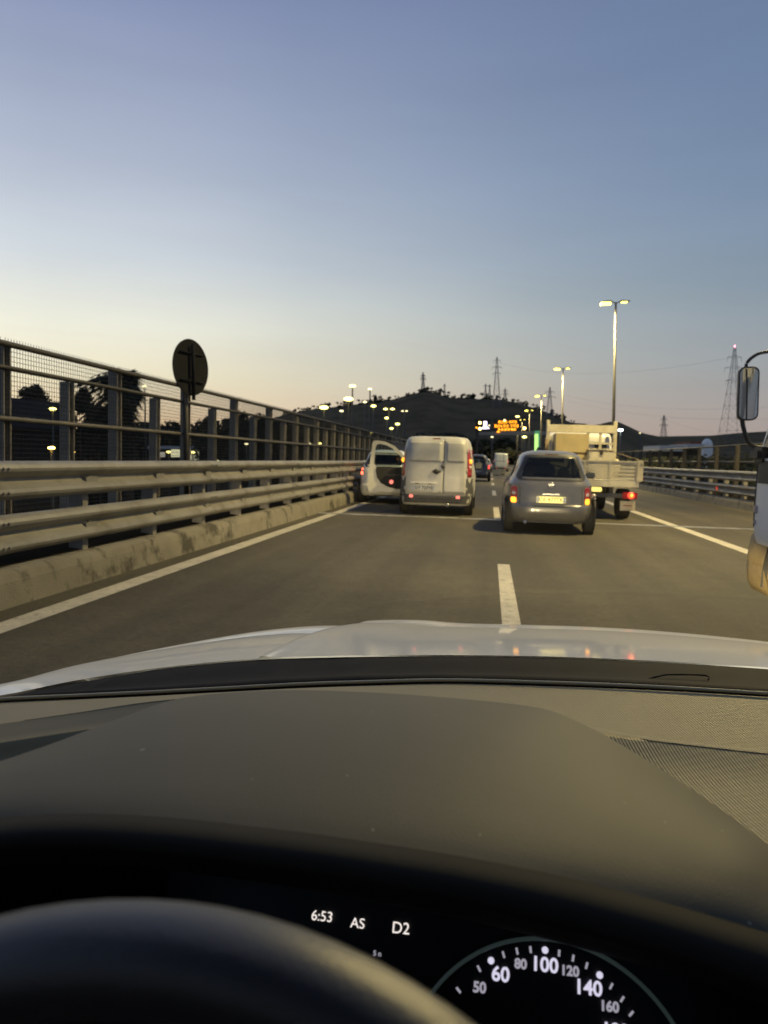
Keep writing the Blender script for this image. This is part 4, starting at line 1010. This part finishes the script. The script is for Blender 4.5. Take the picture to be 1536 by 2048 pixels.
# cab: origin at the left front lower corner, x to the right, y negative to the rear
def lofty(keys, name, m_, gl=None):
    B_ = Body([(z, -2.0 + a, b_, LW / 2 - ins, n) for z, a, b_, ins, n in keys], 4, 128); return B_
B_ = lofty([(.76, 0, .0, .02, 14), (.86, 0, .02, .0, 14), (1.2, 0, .02, .0, 14), (1.42, 0, -.02, .0, 14), (1.5, 0, -.06, .005, 14), (2.0, 0, -.30, .045, 12), (2.3, 0, -.45, .08, 10), (2.42, .05, -.60, .13, 8), (2.47, .2, -.8, .3, 6), (2.48, .5, -1.2, .6, 4)], 'cab', whitep)
cabt = bpy.data.objects.new('cab', None)
def gfn(x, y, z):
    if z < 1.36 or z > 2.22: return None
    yr, yf, hw_, n = B_.at(z)
    if y > yf - .10 and abs(x) < hw_ * .93: return 'windscreen'
    if abs(x) > hw_ * .9 and yf - 1.15 < y < yf - .16: return 'side_window'
before = set(bpy.data.objects)
B_.build(gfn, t, mat('lorry white', (.95, .94, .90), .35, var=.03, coat=.4))
for o in set(bpy.data.objects) - before: o.location.x = LW / 2
# black trim below the window, door seam, handle, indicator
sx = lambda y, z: LW / 2 - B_.side(y, z)
m = MB(); m.grid([[(sx(y, z) - .006, y, z) for y in [-1.25 + .05 * k for k in range(23)]] for z in (1.20, 1.24, 1.30, 1.36)]); m.build('door_trim', blackp, t)
m = MB(); m.tube([(sx(-.10, z) - .002, -.10 - max(0, z - 1.4) * .45, z) for z in [.88 + .06 * k for k in range(20)]], .006, 5, False); m.build('door_seam', blackp, t)
m = MB(); m.bbox(-.012, .02, -.19, -.13, .98, 1.04, .008); m.build('side_marker', clearlens, t)
m = MB(); m.bbox(-.01, .01, -.165, -.145, .90, .93, .004); m.build('side_lamp', clearlens, t)
# bumper corner wrapping round to the wheel arch
bump = stained('dirty bumper', (.28, .215, .10), (.16, .11, .05), .55, .45, .7, 6, bump=.3)
pl = [(-.02, .84), (-.035, .55), (-.03, .42)]
m = MB(); rows = []
for z, o_ in ((.84, .03), (.80, .0), (.62, -.02), (.60, -.012), (.585, -.02), (.46, -.01), (.40, .02), (.385, .08)):
    path = [(.30 + o_, -.62), (.30 + o_ * .5, -.45)] if False else []
    rows.append([(o_ + .05, -.40 + (.10 if z > .5 else .0) + (0.06 if z < .42 else 0), z), (o_ + .05, -.2, z), (o_ + .05, .02, z), (o_ + .06, .10, z), (o_ + .09, .17, z), (o_ + .13, .215, z), (o_ + .3, .235, z), (1.1, .25, z), (LW - .3 - o_, .235, z), (LW - .05 - o_, .17, z), (LW - o_, .02, z), (LW - o_, -.3, z)])
m.grid(rows); rows2 = [[(min(max(p[0], .06), LW - .06), p[1] - (.06 if 2 < i < 9 else 0), p[2]) for i, p in enumerate(r)] for r in rows]; m.grid(rows2); m.build('bumper', bump, t)
m = MB(); m.bbox(.03, .08, -.30, -.05, .60, .615, .004); m.build('bumper_ridge', bump, t)
m = MB(); m.box(.10, LW - .1, -1.9, .0, .55, .86); m.build('underbody', blackp, t)
m = MB(); m.grid([[(x, -.80 + .52 * math.cos(a), .46 + .50 * math.sin(a)) for a in [math.pi * k / 14 for k in range(15)]] for x in (.02, .45)]); m.build('wheel_arch', blackp, t)
for x in (.20, LW - .20): wheel(t, x, -.82, .40, .24)
for x in (.28, LW - .28): wheel(t, x, -4.2, .40, .40)
m = MB(); m.bbox(.02, LW - .02, -6.0, -2.15, .95, 2.6, .03); m.build('box_body', whited, t)
m = MB(); m.bbox(.6, 1.6, -5.9, -1.0, .6, .86, .02); m.build('chassis', blackp, t)
m = MB(); m.bbox(.3, .78, -1.35, -1.2, 1.0, 1.95, .05); m.build('seat', cloth, t)
# mirror on its tubular arm
LMi = LM.inverted()
def lp(px, py, d): return LMi @ P(px, py, d)
md = 5.75
mt = [lp(1492, 742, md), lp(1493, 728, md), lp(1503, 716, md), lp(1522, 706, md), lp(1560, 702, md), lp(1600, 706, md)]
m = MB(); m.tube(cat_rom([tuple(p) for p in mt], 5), .012, 10); m.tube(cat_rom([tuple(p) for p in (lp(1484, 836, md), lp(1487, 856, md), lp(1497, 884, md), lp(1516, 895, md), lp(1545, 895, md))], 5), [.016] * 21, 10); m.build('mirror_arm', blackp, t)
m = MB(); m.bbox(-.05, .06, -.30, -.08, 1.35, 1.46, .03); m.build('arm_bracket', blackp, t)
c0 = lp(1495, 788, md); Mm = Matrix.Translation(c0) @ Matrix.Rotation(R(-7), 4, 'Z') @ Matrix.Rotation(R(-1.5), 4, 'Y')
hwm, hh = .070, .198
def rr_xz(hx, hz_, r, n=6): return rrect(-hx, hx, -hz_, hz_, r, n)
o0, o1 = rr_xz(hwm, hh, .045), rr_xz(hwm * .9, hh * .96, .04)
m = MB(); rows = [[Mm @ Vector((p[0] * k, y, p[1] * (1 - (1 - k) * .35))) for p in o0 + [o0[0]]] for y, k in ((-.045, .90), (-.05, .96), (-.045, 1), (.02, 1), (.07, .88), (.10, .6), (.11, .05))]
m.grid(rows); mh = m.build('mirror_housing', blackp, t)
mg = mat('mirror glass', (.62, .64, .66), .03, 1, var=0)
m = MB(); m.add([Mm @ Vector((p[0] * .88, -.043, p[1] * .95)) for p in o0], [tuple(range(len(o0)))]); m.build('mirror_glass', mg, mh)
m = MB(); m.tube([Mm @ Vector(p) for p in ((-.020, -.05, .18), (-.012, -.05, .06), (-.010, -.05, -.19))], .0045, 6); m.build('mirror_divider', blackp, mh)
# ================================================================== OUR OWN CAR (seen from the driver's seat)
CT = road(.12, 0, -.5)
car = thing('own_car', 'white car we sit in with pale bonnet, dark dashboard and lit dials', 'car', CT)
def loft(name, rows, m, subx=4, suby=3, smooth=True, parent=car, flip=False):
    """rows of (px, py, metres) control points -> smooth surface"""
    rr = [cat_rom(r, subx) for r in rows]; cols = list(zip(*rr)); cols = [cat_rom(list(c), suby) for c in cols]; g = list(zip(*cols))
    b = MB(); b.grid([[P(*p) for p in r] for r in g], smooth); return b.build(name, m, parent, True)
whitebon = mat('bonnet paint', (.74, .74, .71), .5, var=.03, scale=2, coat=.7, spec=.2)
# bonnet: from the windscreen base forward to the crest, then down over the nose
BK = [(-160, 1408, 1.02), (0, 1391, 1.06), (150, 1361, 1.12), (300, 1338, 1.17), (420, 1325, 1.2), (500, 1318.5, 1.21), (516, 1317, 1.21), (525, 1312, 1.21), (560, 1314, 1.21), (700, 1311, 1.2), (900, 1310, 1.18), (1100, 1313, 1.15), (1300, 1321, 1.12), (1536, 1335, 1.07), (1750, 1352, 1.0)]
FT = [(-140, 1404, 1.10), (20, 1381, 1.22), (165, 1334, 1.6), (330, 1299, 1.92), (490, 1271, 2.12), (610, 1259, 2.22), (706, 1258.5, 2.2), (722, 1248, 2.18), (824, 1246.5, 2.2), (915, 1253, 2.26), (1030, 1256, 2.25), (1190, 1261, 2.22), (1345, 1271, 2.15), (1545, 1291, 2.0), (1740, 1318, 1.85)]
rows = []
for t_, up in ((0, 0), (.25, 5.0), (.5, 6.6), (.7, 5.4), (.86, 3.0), (.95, 1.1), (1, 0)):
    r = []
    for (a0, a1, a2), (b0, b1, b2) in zip(BK, FT):
        A = P(a0, a1, a2); B = P(b0, b1, b2); q = A.lerp(B, t_); q.z += up * .0022
        r.append(q)
    if t_ in (.7, .86, .95): r = [q - Vector((0, 0, (.0 if i < 2 or i > 6 else .028) * (1 if t_ == .86 else .5))) for i, q in enumerate(r)]
    rows.append(r)
for dy, dz in ((.10, .012), (.25, .05), (.38, .14), (.42, .30)):
    rows.append([P(*f) + Vector((-.05 * dy * (7 - i) / 4, dy, -dz)) for i, f in enumerate(FT)])
def loftw(name, rows, m, subx, suby, parent=car):
    rr = [cat_rom([tuple(p) for p in r], subx) for r in rows]; cols = [cat_rom(list(c), suby) for c in zip(*rr)]
    b = MB(); b.grid(list(zip(*cols))); return b.build(name, m, parent, True)
bon = loftw('bonnet', rows, whitebon, 5, 3)
def at_(t0, c): 
    A = P(*BK[int(c)]).lerp(P(*BK[min(int(c) + 1, 14)]), c % 1); B = P(*FT[int(c)]).lerp(P(*FT[min(int(c) + 1, 14)]), c % 1); return A.lerp(B, t0)
# cowl: black trough between bonnet and windscreen base
CB = [(-160, 1412, .98), (0, 1400, 1.0), (90, 1391, 1.03), (300, 1384, 1.05), (420, 1378, 1.06), (500, 1373, 1.06), (540, 1370, 1.06), (600, 1367, 1.06), (650, 1365, 1.06), (720, 1362, 1.05), (900, 1359, 1.04), (1100, 1364, 1.02), (1300, 1372, .98), (1536, 1386, .94), (1750, 1402, .9)]
CK = [(-160, 1409, 1.01), (0, 1392, 1.05), (90, 1374, 1.09), (300, 1339, 1.16), (420, 1326, 1.19), (500, 1319, 1.2), (540, 1316.5, 1.2), (600, 1314.5, 1.2), (650, 1313.5, 1.2), (720, 1312, 1.19), (900, 1311, 1.17), (1100, 1314, 1.14), (1300, 1322, 1.11), (1536, 1336, 1.06), (1750, 1353, .99)]
cowlm = mat('cowl plastic', (.007, .007, .008), .75, spec=.12, var=.4, scale=25)
rows = [[P(*p) + Vector((0, .01, -.004)) for p in CK], [P(*a).lerp(P(*b), .15) - Vector((0, 0, .003)) for a, b in zip(CK, CB)], [P(*a).lerp(P(*b), .6) - Vector((0, 0, .004)) for a, b in zip(CK, CB)], [P(*p) for p in CB], [P(*p) - Vector((0, 0, .05)) for p in CB]]
loftw('cowl', rows, cowlm, 3, 3)
m = MB(); m.tube(cat_rom([tuple(P(*p)) for p in ((1280, 1362, 1.03), (1320, 1352, 1.03), (1345, 1349, 1.03), (1412, 1351, 1.02), (1416, 1360, 1.01))], 4),   .0011, 6); m.build('wiper_arm', cowlm, car, True)
# dashboard top
dashm = mat('dash plastic', (.100, .092, .066), .62, var=.08, scale=5, bump=.10, bscale=800, spec=.30)
def specks(m, sc=150, lo=.80, hi=.82):
    t = m.node_tree; bs = t.nodes['Principled BSDF']; src = bs.inputs['Base Color'].links[0].from_socket
    tcn = t.nodes.new('ShaderNodeTexCoord'); nz = t.nodes.new('ShaderNodeTexNoise'); nz.inputs['Scale'].default_value = sc; nz.inputs['Detail'].default_value = 1; t.links.new(tcn.outputs['Object'], nz.inputs['Vector'])
    mr = t.nodes.new('ShaderNodeMapRange'); mr.inputs[1].default_value = lo; mr.inputs[2].default_value = hi; t.links.new(nz.outputs['Fac'], mr.inputs[0])
    x = t.nodes.new('ShaderNodeMix'); x.data_type = 'RGBA'; t.links.new(mr.outputs[0], x.inputs[0]); t.links.new(src, x.inputs[6]); x.inputs[7].default_value = (.34, .32, .26, 1); t.links.new(x.outputs[2], bs.inputs['Base Color'])
specks(dashm)
def dashpat():
    m_ = mat('dash texture', (.205, .172, .092), .55, var=.05, scale=4, spec=.45); t = m_.node_tree; bs = t.nodes['Principled BSDF']
    tcn = t.nodes.new('ShaderNodeTexCoord'); mp = t.nodes.new('ShaderNodeMapping'); mp.inputs['Rotation'].default_value = (0, 0, R(-14)); t.links.new(tcn.outputs['Object'], mp.inputs[0])
    hs = []
    for rot, sc in (('X', 330), ('Y', 110)):
        wv = t.nodes.new('ShaderNodeTexWave'); wv.bands_direction = rot; wv.inputs['Scale'].default_value = sc / 6.283 * 2 / 1.0 if False else sc / 3.2; wv.inputs['Distortion'].default_value = 0; t.links.new(mp.outputs[0], wv.inputs['Vector']); hs.append(wv)
    ma = t.nodes.new('ShaderNodeMath'); ma.operation = 'MULTIPLY'; t.links.new(hs[0].outputs['Fac'], ma.inputs[0])
    ad = t.nodes.new('ShaderNodeMath'); ad.operation = 'MULTIPLY_ADD'; t.links.new(hs[1].outputs['Fac'], ad.inputs[0]); ad.inputs[1].default_value = .35; ad.inputs[2].default_value = .65; t.links.new(ad.outputs[0], ma.inputs[1])
    bp = t.nodes.new('ShaderNodeBump'); bp.inputs['Strength'].default_value = .8; bp.inputs['Distance'].default_value = .0007; sx_ = t.nodes.new('ShaderNodeSeparateXYZ'); t.links.new(tcn.outputs['Object'], sx_.inputs[0]); mr = t.nodes.new('ShaderNodeMapRange'); mr.interpolation_type = 'SMOOTHSTEP'; mr.inputs[1].default_value = -.16; mr.inputs[2].default_value = .02; t.links.new(sx_.outputs[0], mr.inputs[0]); mm = t.nodes.new('ShaderNodeMath'); mm.operation = 'MULTIPLY'; t.links.new(ma.outputs[0], mm.inputs[0]); t.links.new(mr.outputs[0], mm.inputs[1]); t.links.new(mm.outputs[0], bp.inputs['Height']); t.links.new(bp.outputs[0], bs.inputs['Normal']); return m_
dpat = dashpat()
xs = [-160, 0, 150, 300, 450, 600, 750, 900, 1100, 1300, 1536, 1750]
top = dict(zip(xs, [1416, 1404, 1397, 1390, 1382, 1374, 1369, 1366, 1371, 1379, 1393, 1409]))
stp = dict(zip(xs, [1470, 1449, 1428, 1406, 1394, 1392, 1396, 1410, 1440, 1475, 1502, 1525]))
low = dict(zip(xs, [1508, 1484, 1461, 1440, 1424, 1420, 1424, 1436, 1456, 1482, 1509, 1532]))
dep = dict(zip(xs, [.93, .95, .965, .975, .985, .99, .985, .975, .955, .93, .9, .87]))
def drow(d, dd, ofs=0): return [P(x, d[x] + ofs, dep[x] - dd) for x in xs]
seam = [drow(top, -.055, -12), drow(top, -.012, -4), drow(top, -.006, -2), drow(top, -.004, 0), drow(top, -.001, 1.5)]
loftw('dash_edge', [[p - Vector((0, 0, .004)) for p in seam[0]], seam[1], seam[2], [p - Vector((0, 0, .006)) for p in seam[3]], [p - Vector((0, 0, .006)) for p in seam[4]]], cowlm, 4, 2)
rows = [[p - Vector((0, 0, .006)) for p in drow(top, 0, 1)], drow(top, .003, 2), [P(x, top[x] + (stp[x] - top[x]) * .5, dep[x] - .07) for x in xs], [P(x, stp[x] - 2, dep[x] - .13) for x in xs], [P(x, stp[x], dep[x] - .136) for x in xs], [P(x, low[x], dep[x] - .162) for x in xs], [P(x, low[x] + 3, dep[x] - .166) for x in xs],
        [P(x, low[x] + (55 + 20 * max(0, x) / 1536), dep[x] - (.18 + .035 * max(0, x) / 1536)) for x in xs], [P(x, low[x] + (130 + 90 * max(0, x) / 1536), dep[x] - (.24 + .08 * max(0, x) / 1536)) for x in xs]]
loftw('dashboard', rows, dpat, 5, 3)
m = MB(); m.tube(cat_rom([tuple(P(x, top[x] - 3.0, dep[x] - .001) + Vector((0, 0, .002))) for x in xs], 8), .0020, 6); m.build('dash_trim', mat('dash trim', (.36, .31, .2), .5, var=.05), car, True)
# binnacle hood over the instruments
HO = [(-180, 1640, .56), (-60, 1575, .60), (40, 1530, .64), (140, 1486, .68), (240, 1440, .73), (340, 1402, .77), (450, 1386, .79), (600, 1380, .80), (800, 1388, .80), (1000, 1405, .79), (1100, 1421, .78), (1180, 1455, .75), (1260, 1500, .71), (1350, 1556, .67), (1450, 1625, .62), (1550, 1700, .58), (1700, 1800, .54)]
HR = [(-180, 1665, .44), (-90, 1650, .44), (0, 1640, .44), (80, 1633, .44), (170, 1630, .44), (260, 1632, .44), (360, 1638, .44), (480, 1650, .44), (640, 1668, .44), (800, 1690, .44), (920, 1708, .44), (1030, 1728, .44), (1130, 1748, .44), (1240, 1775, .44), (1360, 1806, .44), (1500, 1846, .44), (1700, 1905, .44)]
LIP = [(-180, 1715), (-90, 1700), (0, 1693), (80, 1688), (170, 1686), (260, 1688), (360, 1694), (480, 1705), (640, 1724), (800, 1748), (920, 1768), (1030, 1790), (1130, 1812), (1240, 1838), (1360, 1870), (1500, 1912), (1700, 1975)]
HR = [(x_, y_ - 8 + 14 * max(0, x_) / 1536, d_) for x_, y_, d_ in HR]; LIP = [(x_, y_ + 8 + 52 * max(0, x_) / 1536) for x_, y_ in LIP]
rows = [[P(*a) + Vector((0, .015, -.03)) for a in HO], [P(*a) + Vector((0, .006, -.006)) for a in HO], [P(*a) for a in HO]]
for q, up in ((.12, .007), (.3, .015), (.5, .019), (.72, .017), (.88, .010), (.96, .004), (1, -.001)):
    rows.append([P(*a).lerp(P(*b), q) + Vector((0, 0, up * (0.3 if i in (0, 16) else 1))) for i, (a, b) in enumerate(zip(HO, HR))])
loftw('binnacle_hood', rows, dashm, 4, 3)
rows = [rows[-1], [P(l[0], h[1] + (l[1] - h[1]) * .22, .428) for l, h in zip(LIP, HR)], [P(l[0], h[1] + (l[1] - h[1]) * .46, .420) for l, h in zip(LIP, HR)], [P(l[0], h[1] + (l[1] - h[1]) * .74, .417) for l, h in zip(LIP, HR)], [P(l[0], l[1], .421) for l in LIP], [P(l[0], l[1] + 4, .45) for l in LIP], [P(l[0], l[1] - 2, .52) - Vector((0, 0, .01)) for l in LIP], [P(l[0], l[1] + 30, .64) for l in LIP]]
loftw('binnacle_shaded_lip', rows, mat('binnacle lip shade', (.026, .025, .022), .8, var=.1, spec=.15), 4, 3)  # rolled lip of the hood, its shade put in as a near-black colour
# instrument panel
IC = P(1118, 2090, .60); RZc = (RF @ Matrix.Rotation(R(-.5), 4, 'Z')).to_3x3()
iu = RZc @ Vector((1, 0, 0)); iv = RZc @ Vector((0, math.sin(R(28)), math.cos(R(28)))); inn = iu.cross(iv)
IM = Matrix(((iu.x, iv.x, inn.x, IC.x), (iu.y, iv.y, inn.y, IC.y), (iu.z, iv.z, inn.z, IC.z), (0, 0, 0, 1)))
def on_panel(px, py):
    o_ = CAM; d = (P(px, py, 1) - o_); n = Vector(inn); s = (IC - o_).dot(n) / d.dot(n); return IM.inverted() @ (o_ + d * s)
gloss = mat('panel black', (.004, .004, .005), .35, var=0, spec=.3)
m = MB(); m.add([IM @ Vector(p) for p in ((-.34, -.12, -.004), (.24, -.12, -.004), (.24, .12, -.004), (-.34, .12, -.004))], [(0, 1, 2, 3)]); ip = m.build('instrument_panel', gloss, car, True)
# side and lower walls of the binnacle, all matt black
m = MB(); m.grid([[P(-250, 1640, .45), P(-250, 2300, .45)], [P(-250, 1640, .72), P(-250, 2300, .72)], [P(1750, 1900, .72), P(1750, 2300, .72)], [P(1750, 1900, .45), P(1750, 2300, .45)]], False); m.build('binnacle_wall', cowlm, car, True)
digit = emis('dial digits lit', (.80, .76, .95), .85, (.1, .1, .1)); digitd = emis('dim dial digits lit', (.80, .76, .90), .42, (.1, .1, .1)); dispt = emis('display text lit', (1, .90, .84), 1.0, (.1, .1, .1))
ringm = mat('dial ring', (.10, .13, .13), .4, .5, var=0, emit=(.5, .7, .68), es=.03)
rc = [on_panel(*p) for p in ((890, 1950), (960, 1905), (1085, 1880), (1200, 1905), (1290, 1975), (1342, 2046))]
# least squares circle through the ring points
def circ(ps):
    import numpy as np
    A_ = np.array([[2 * p.x, 2 * p.y, 1] for p in ps]); b_ = np.array([p.x ** 2 + p.y ** 2 for p in ps]); s = np.linalg.lstsq(A_, b_, rcond=None)[0]; return s[0], s[1], math.sqrt(s[2] + s[0] ** 2 + s[1] ** 2)
rx, ry, rr_ = circ(rc)
m = MB(); m.tube([IM @ Vector((rx + rr_ * math.cos(a), ry + rr_ * math.sin(a), .004)) for a in [2 * math.pi * k / 96 for k in range(97)]], .0016, 6, False); m.build('dial_ring', ringm, ip, True)
def ptext(txt, px, py, size, m_, bold=.0003, name='dial_number', ang=0, fit_w=None):
    q = on_panel(px, py); b = MB(); b.text(txt, size * .78, IM @ Matrix.Translation((q.x, q.y, .002)) @ Matrix.Rotation(R(ang), 4, 'Z'), bold, .0002); return b.build(name, m_, ip, True)
for txt, px, py, sz, m_ in (('50', 959, 1975, .0135, digitd), ('60', 1001, 1949, .0185, digit), ('80', 1041, 1928, .0125, digitd), ('100', 1089, 1930, .0185, digit), ('120', 1139, 1942, .0125, digitd), ('140', 1176, 1976, .0185, digit), ('160', 1218, 2013, .0125, digitd), ('180', 1230, 2062, .0175, digit)):
    ptext(txt, px, py, sz, m_, .00035)
for px, py, big in ((917, 1980, 0), (958, 1937, 0), (982, 1921, 1), (1007, 1909, 0), (1034, 1902, 0), (1061, 1899, 0), (1090, 1900, 1), (1118, 1906, 0), (1146, 1916, 0), (1173, 1931, 0), (1199, 1950, 1), (1222, 1972, 0), (1244, 1998, 0), (1262, 2027, 0)):
    q = on_panel(px, py); b = MB()
    if big: b.disc(IM @ Vector((q.x, q.y, .001)), .0026, inn, 16, .0008)
    else:
        dv = Vector((q.x - rx, q.y - ry, 0)).normalized(); b.tube([IM @ (Vector((q.x, q.y, .001)) + dv * s_) for s_ in (-.0024, .0024)], .0009, 6)
    b.build('dial_tick', digit if big else digitd, ip, True)
for txt, px, py, sz in (('6:53', 645, 1833, .0135), ('AS', 716, 1847, .0135), ('D2', 802, 1857, .0150)): ptext(txt, px, py, sz * 1.04, dispt, 0.0, 'display_text')
ptext('5 n', 755, 1907, .007, digitd, .0001, 'display_text')
# steering wheel
wm = mat('wheel leather', (.035, .035, .038), .42, var=.15, scale=40, bump=.12, bscale=700, spec=.9)
WC = RF @ Matrix.Rotation(0, 4, 'Z') @ Vector((-.1250, .1465, .9980)); rk = R(22); Rw, rw = .1715, .0162
wu = (RF.to_3x3() @ Vector((1, 0, 0))); wv_ = (RF.to_3x3() @ Vector((0, math.sin(rk), math.cos(rk)))); wn = wu.cross(wv_)
m = MB(); rows = []
for k in range(97):
    a = 2 * math.pi * k / 96; rd_ = wu * math.cos(a) + wv_ * math.sin(a)
    rows.append([WC + rd_ * (Rw + rw * math.cos(b_)) + wn * rw * 1.15 * math.sin(b_) for b_ in [2 * math.pi * j / 20 for j in range(21)]])
m.grid(rows); sw = m.build('steering_wheel', wm, car, True)
m = MB(); m.disc(WC - wn * .03, .062, wn, 32, .05); m.build('wheel_hub', blackp, sw, True)
for a0 in (0, 180, 270):
    d_ = wu * math.cos(R(a0)) + wv_ * math.sin(R(a0)); m = MB(); m.tube([WC - wn * .03 + d_ * .05, WC - wn * .015 + d_ * .12, WC + d_ * Rw], [.026, .018, .014], 10); m.build('spoke', blackp, sw, True)
m = MB(); m.tube([WC - wn * .04, WC - wn * .38], .05, 16); m.build('steering_column', blackp, car, True)
# cabin shell: roof, pillars, sides, windscreen, seats
def Q(x, y, z): return CT @ Vector((x, y, z))
shell = mat('cabin lining', (.05, .05, .05), .9, var=.1)
def shell_part(name, polys, m_):
    b = MB()
    for p in polys: b.add([Q(*v) for v in p], [tuple(range(len(p)))])
    return b.build(name, m_, car, True)
shell_part('roof', [[(-.60, .22, 1.60), (.60, .22, 1.60), (.60, -1.7, 1.60), (-.60, -1.7, 1.60)]], shell)
for s in (-1, 1):
    shell_part('door_panel', [[(s * .86, .62, .3), (s * .86, -1.7, .3), (s * .84, -1.7, 1.02), (s * .84, .62, 1.02)]], shell)
    m = MB(); m.tube([Q(s * .90, .58, .99), Q(s * .75, .40, 1.40), Q(s * .62, .18, 1.60)], [.035, .03, .04], 8); m.build('windscreen_pillar', shell, car, True)
    m = MB(); m.tube([Q(s * .84, -.35, .9), Q(s * .62, -.40, 1.6)], [.09, .06], 8); m.build('door_pillar', shell, car, True)
shell_part('rear_wall_light_block', [[(-.86, -1.7, .3), (.86, -1.7, .3), (.80, -1.7, 1.38), (-.80, -1.7, 1.38)]], shell)  # unseen rear wall, raised across the rear window to keep light off the binnacle
shell_part('floor', [[(-.86, 1.0, .3), (.86, 1.0, .3), (.86, -1.7, .3), (-.86, -1.7, .3)]], shell)
shell_part('bulkhead', [[(-.86, .98, .3), (.86, .98, .3), (.86, .98, .93), (-.86, .98, .93)]], shell)
for x in (-.36, .36):
    b = MB(); b.bbox(x - .25, x + .25, -.62, -.45, .5, 1.17, .06); b.v = [tuple(Q(*v)) for v in b.v]; o = b.build('seat', cloth, car, True)
    b = MB(); b.bbox(x - .13, x + .13, -.64, -.54, 1.20, 1.40, .05); b.v = [tuple(Q(*v)) for v in b.v]; b.build('headrest', cloth, o, True)
ws = glass('windscreen glass', (.97, .985, .975), .03, 0, False)
rows = []
for i in range(9):
    t_ = i / 8; y0 = 1.14 + (.22 - 1.14) * t_; z = .975 + (1.60 - .975) * t_; hw_ = .86 + (.60 - .86) * t_
    rows.append([Q(hw_ * u_, y0 - .40 * abs(u_) ** 2.4 * (1 - t_ * .5), z + .03 * math.sin(math.pi * t_)) for u_ in [-1 + 2 * k / 12 for k in range(13)]])
b = MB(); b.grid(rows); b.build('windscreen', ws, car, True)
# headlights throwing the low beam on the road
for s in (-1, 1):
    b = MB(); b.bbox(s * .62 - .13, s * .62 + .13, 2.30, 2.40, .55, .66, .03); b.v = [tuple(Q(*v)) for v in b.v]; h = b.build('headlight', emis('headlight lens lit', (1, .93, .75), 3) if s < 0 else MATS['headlight lens lit'], car, True)
    ld = bpy.data.lights.new('low_beam', 'SPOT'); ld.energy = 1700; ld.color = (1, .78, .42); ld.spot_size = R(66); ld.spot_blend = .55; ld.shadow_soft_size = .05
    o = bpy.data.objects.new('low_beam', ld); COL.objects.link(o)
    o.matrix_world = CT @ Matrix.Translation((s * .62, 2.80, .66)) @ Matrix.Rotation(R(90 - 2.9), 4, 'X') @ Matrix.Scale(.175, 4, (0, 1, 0))
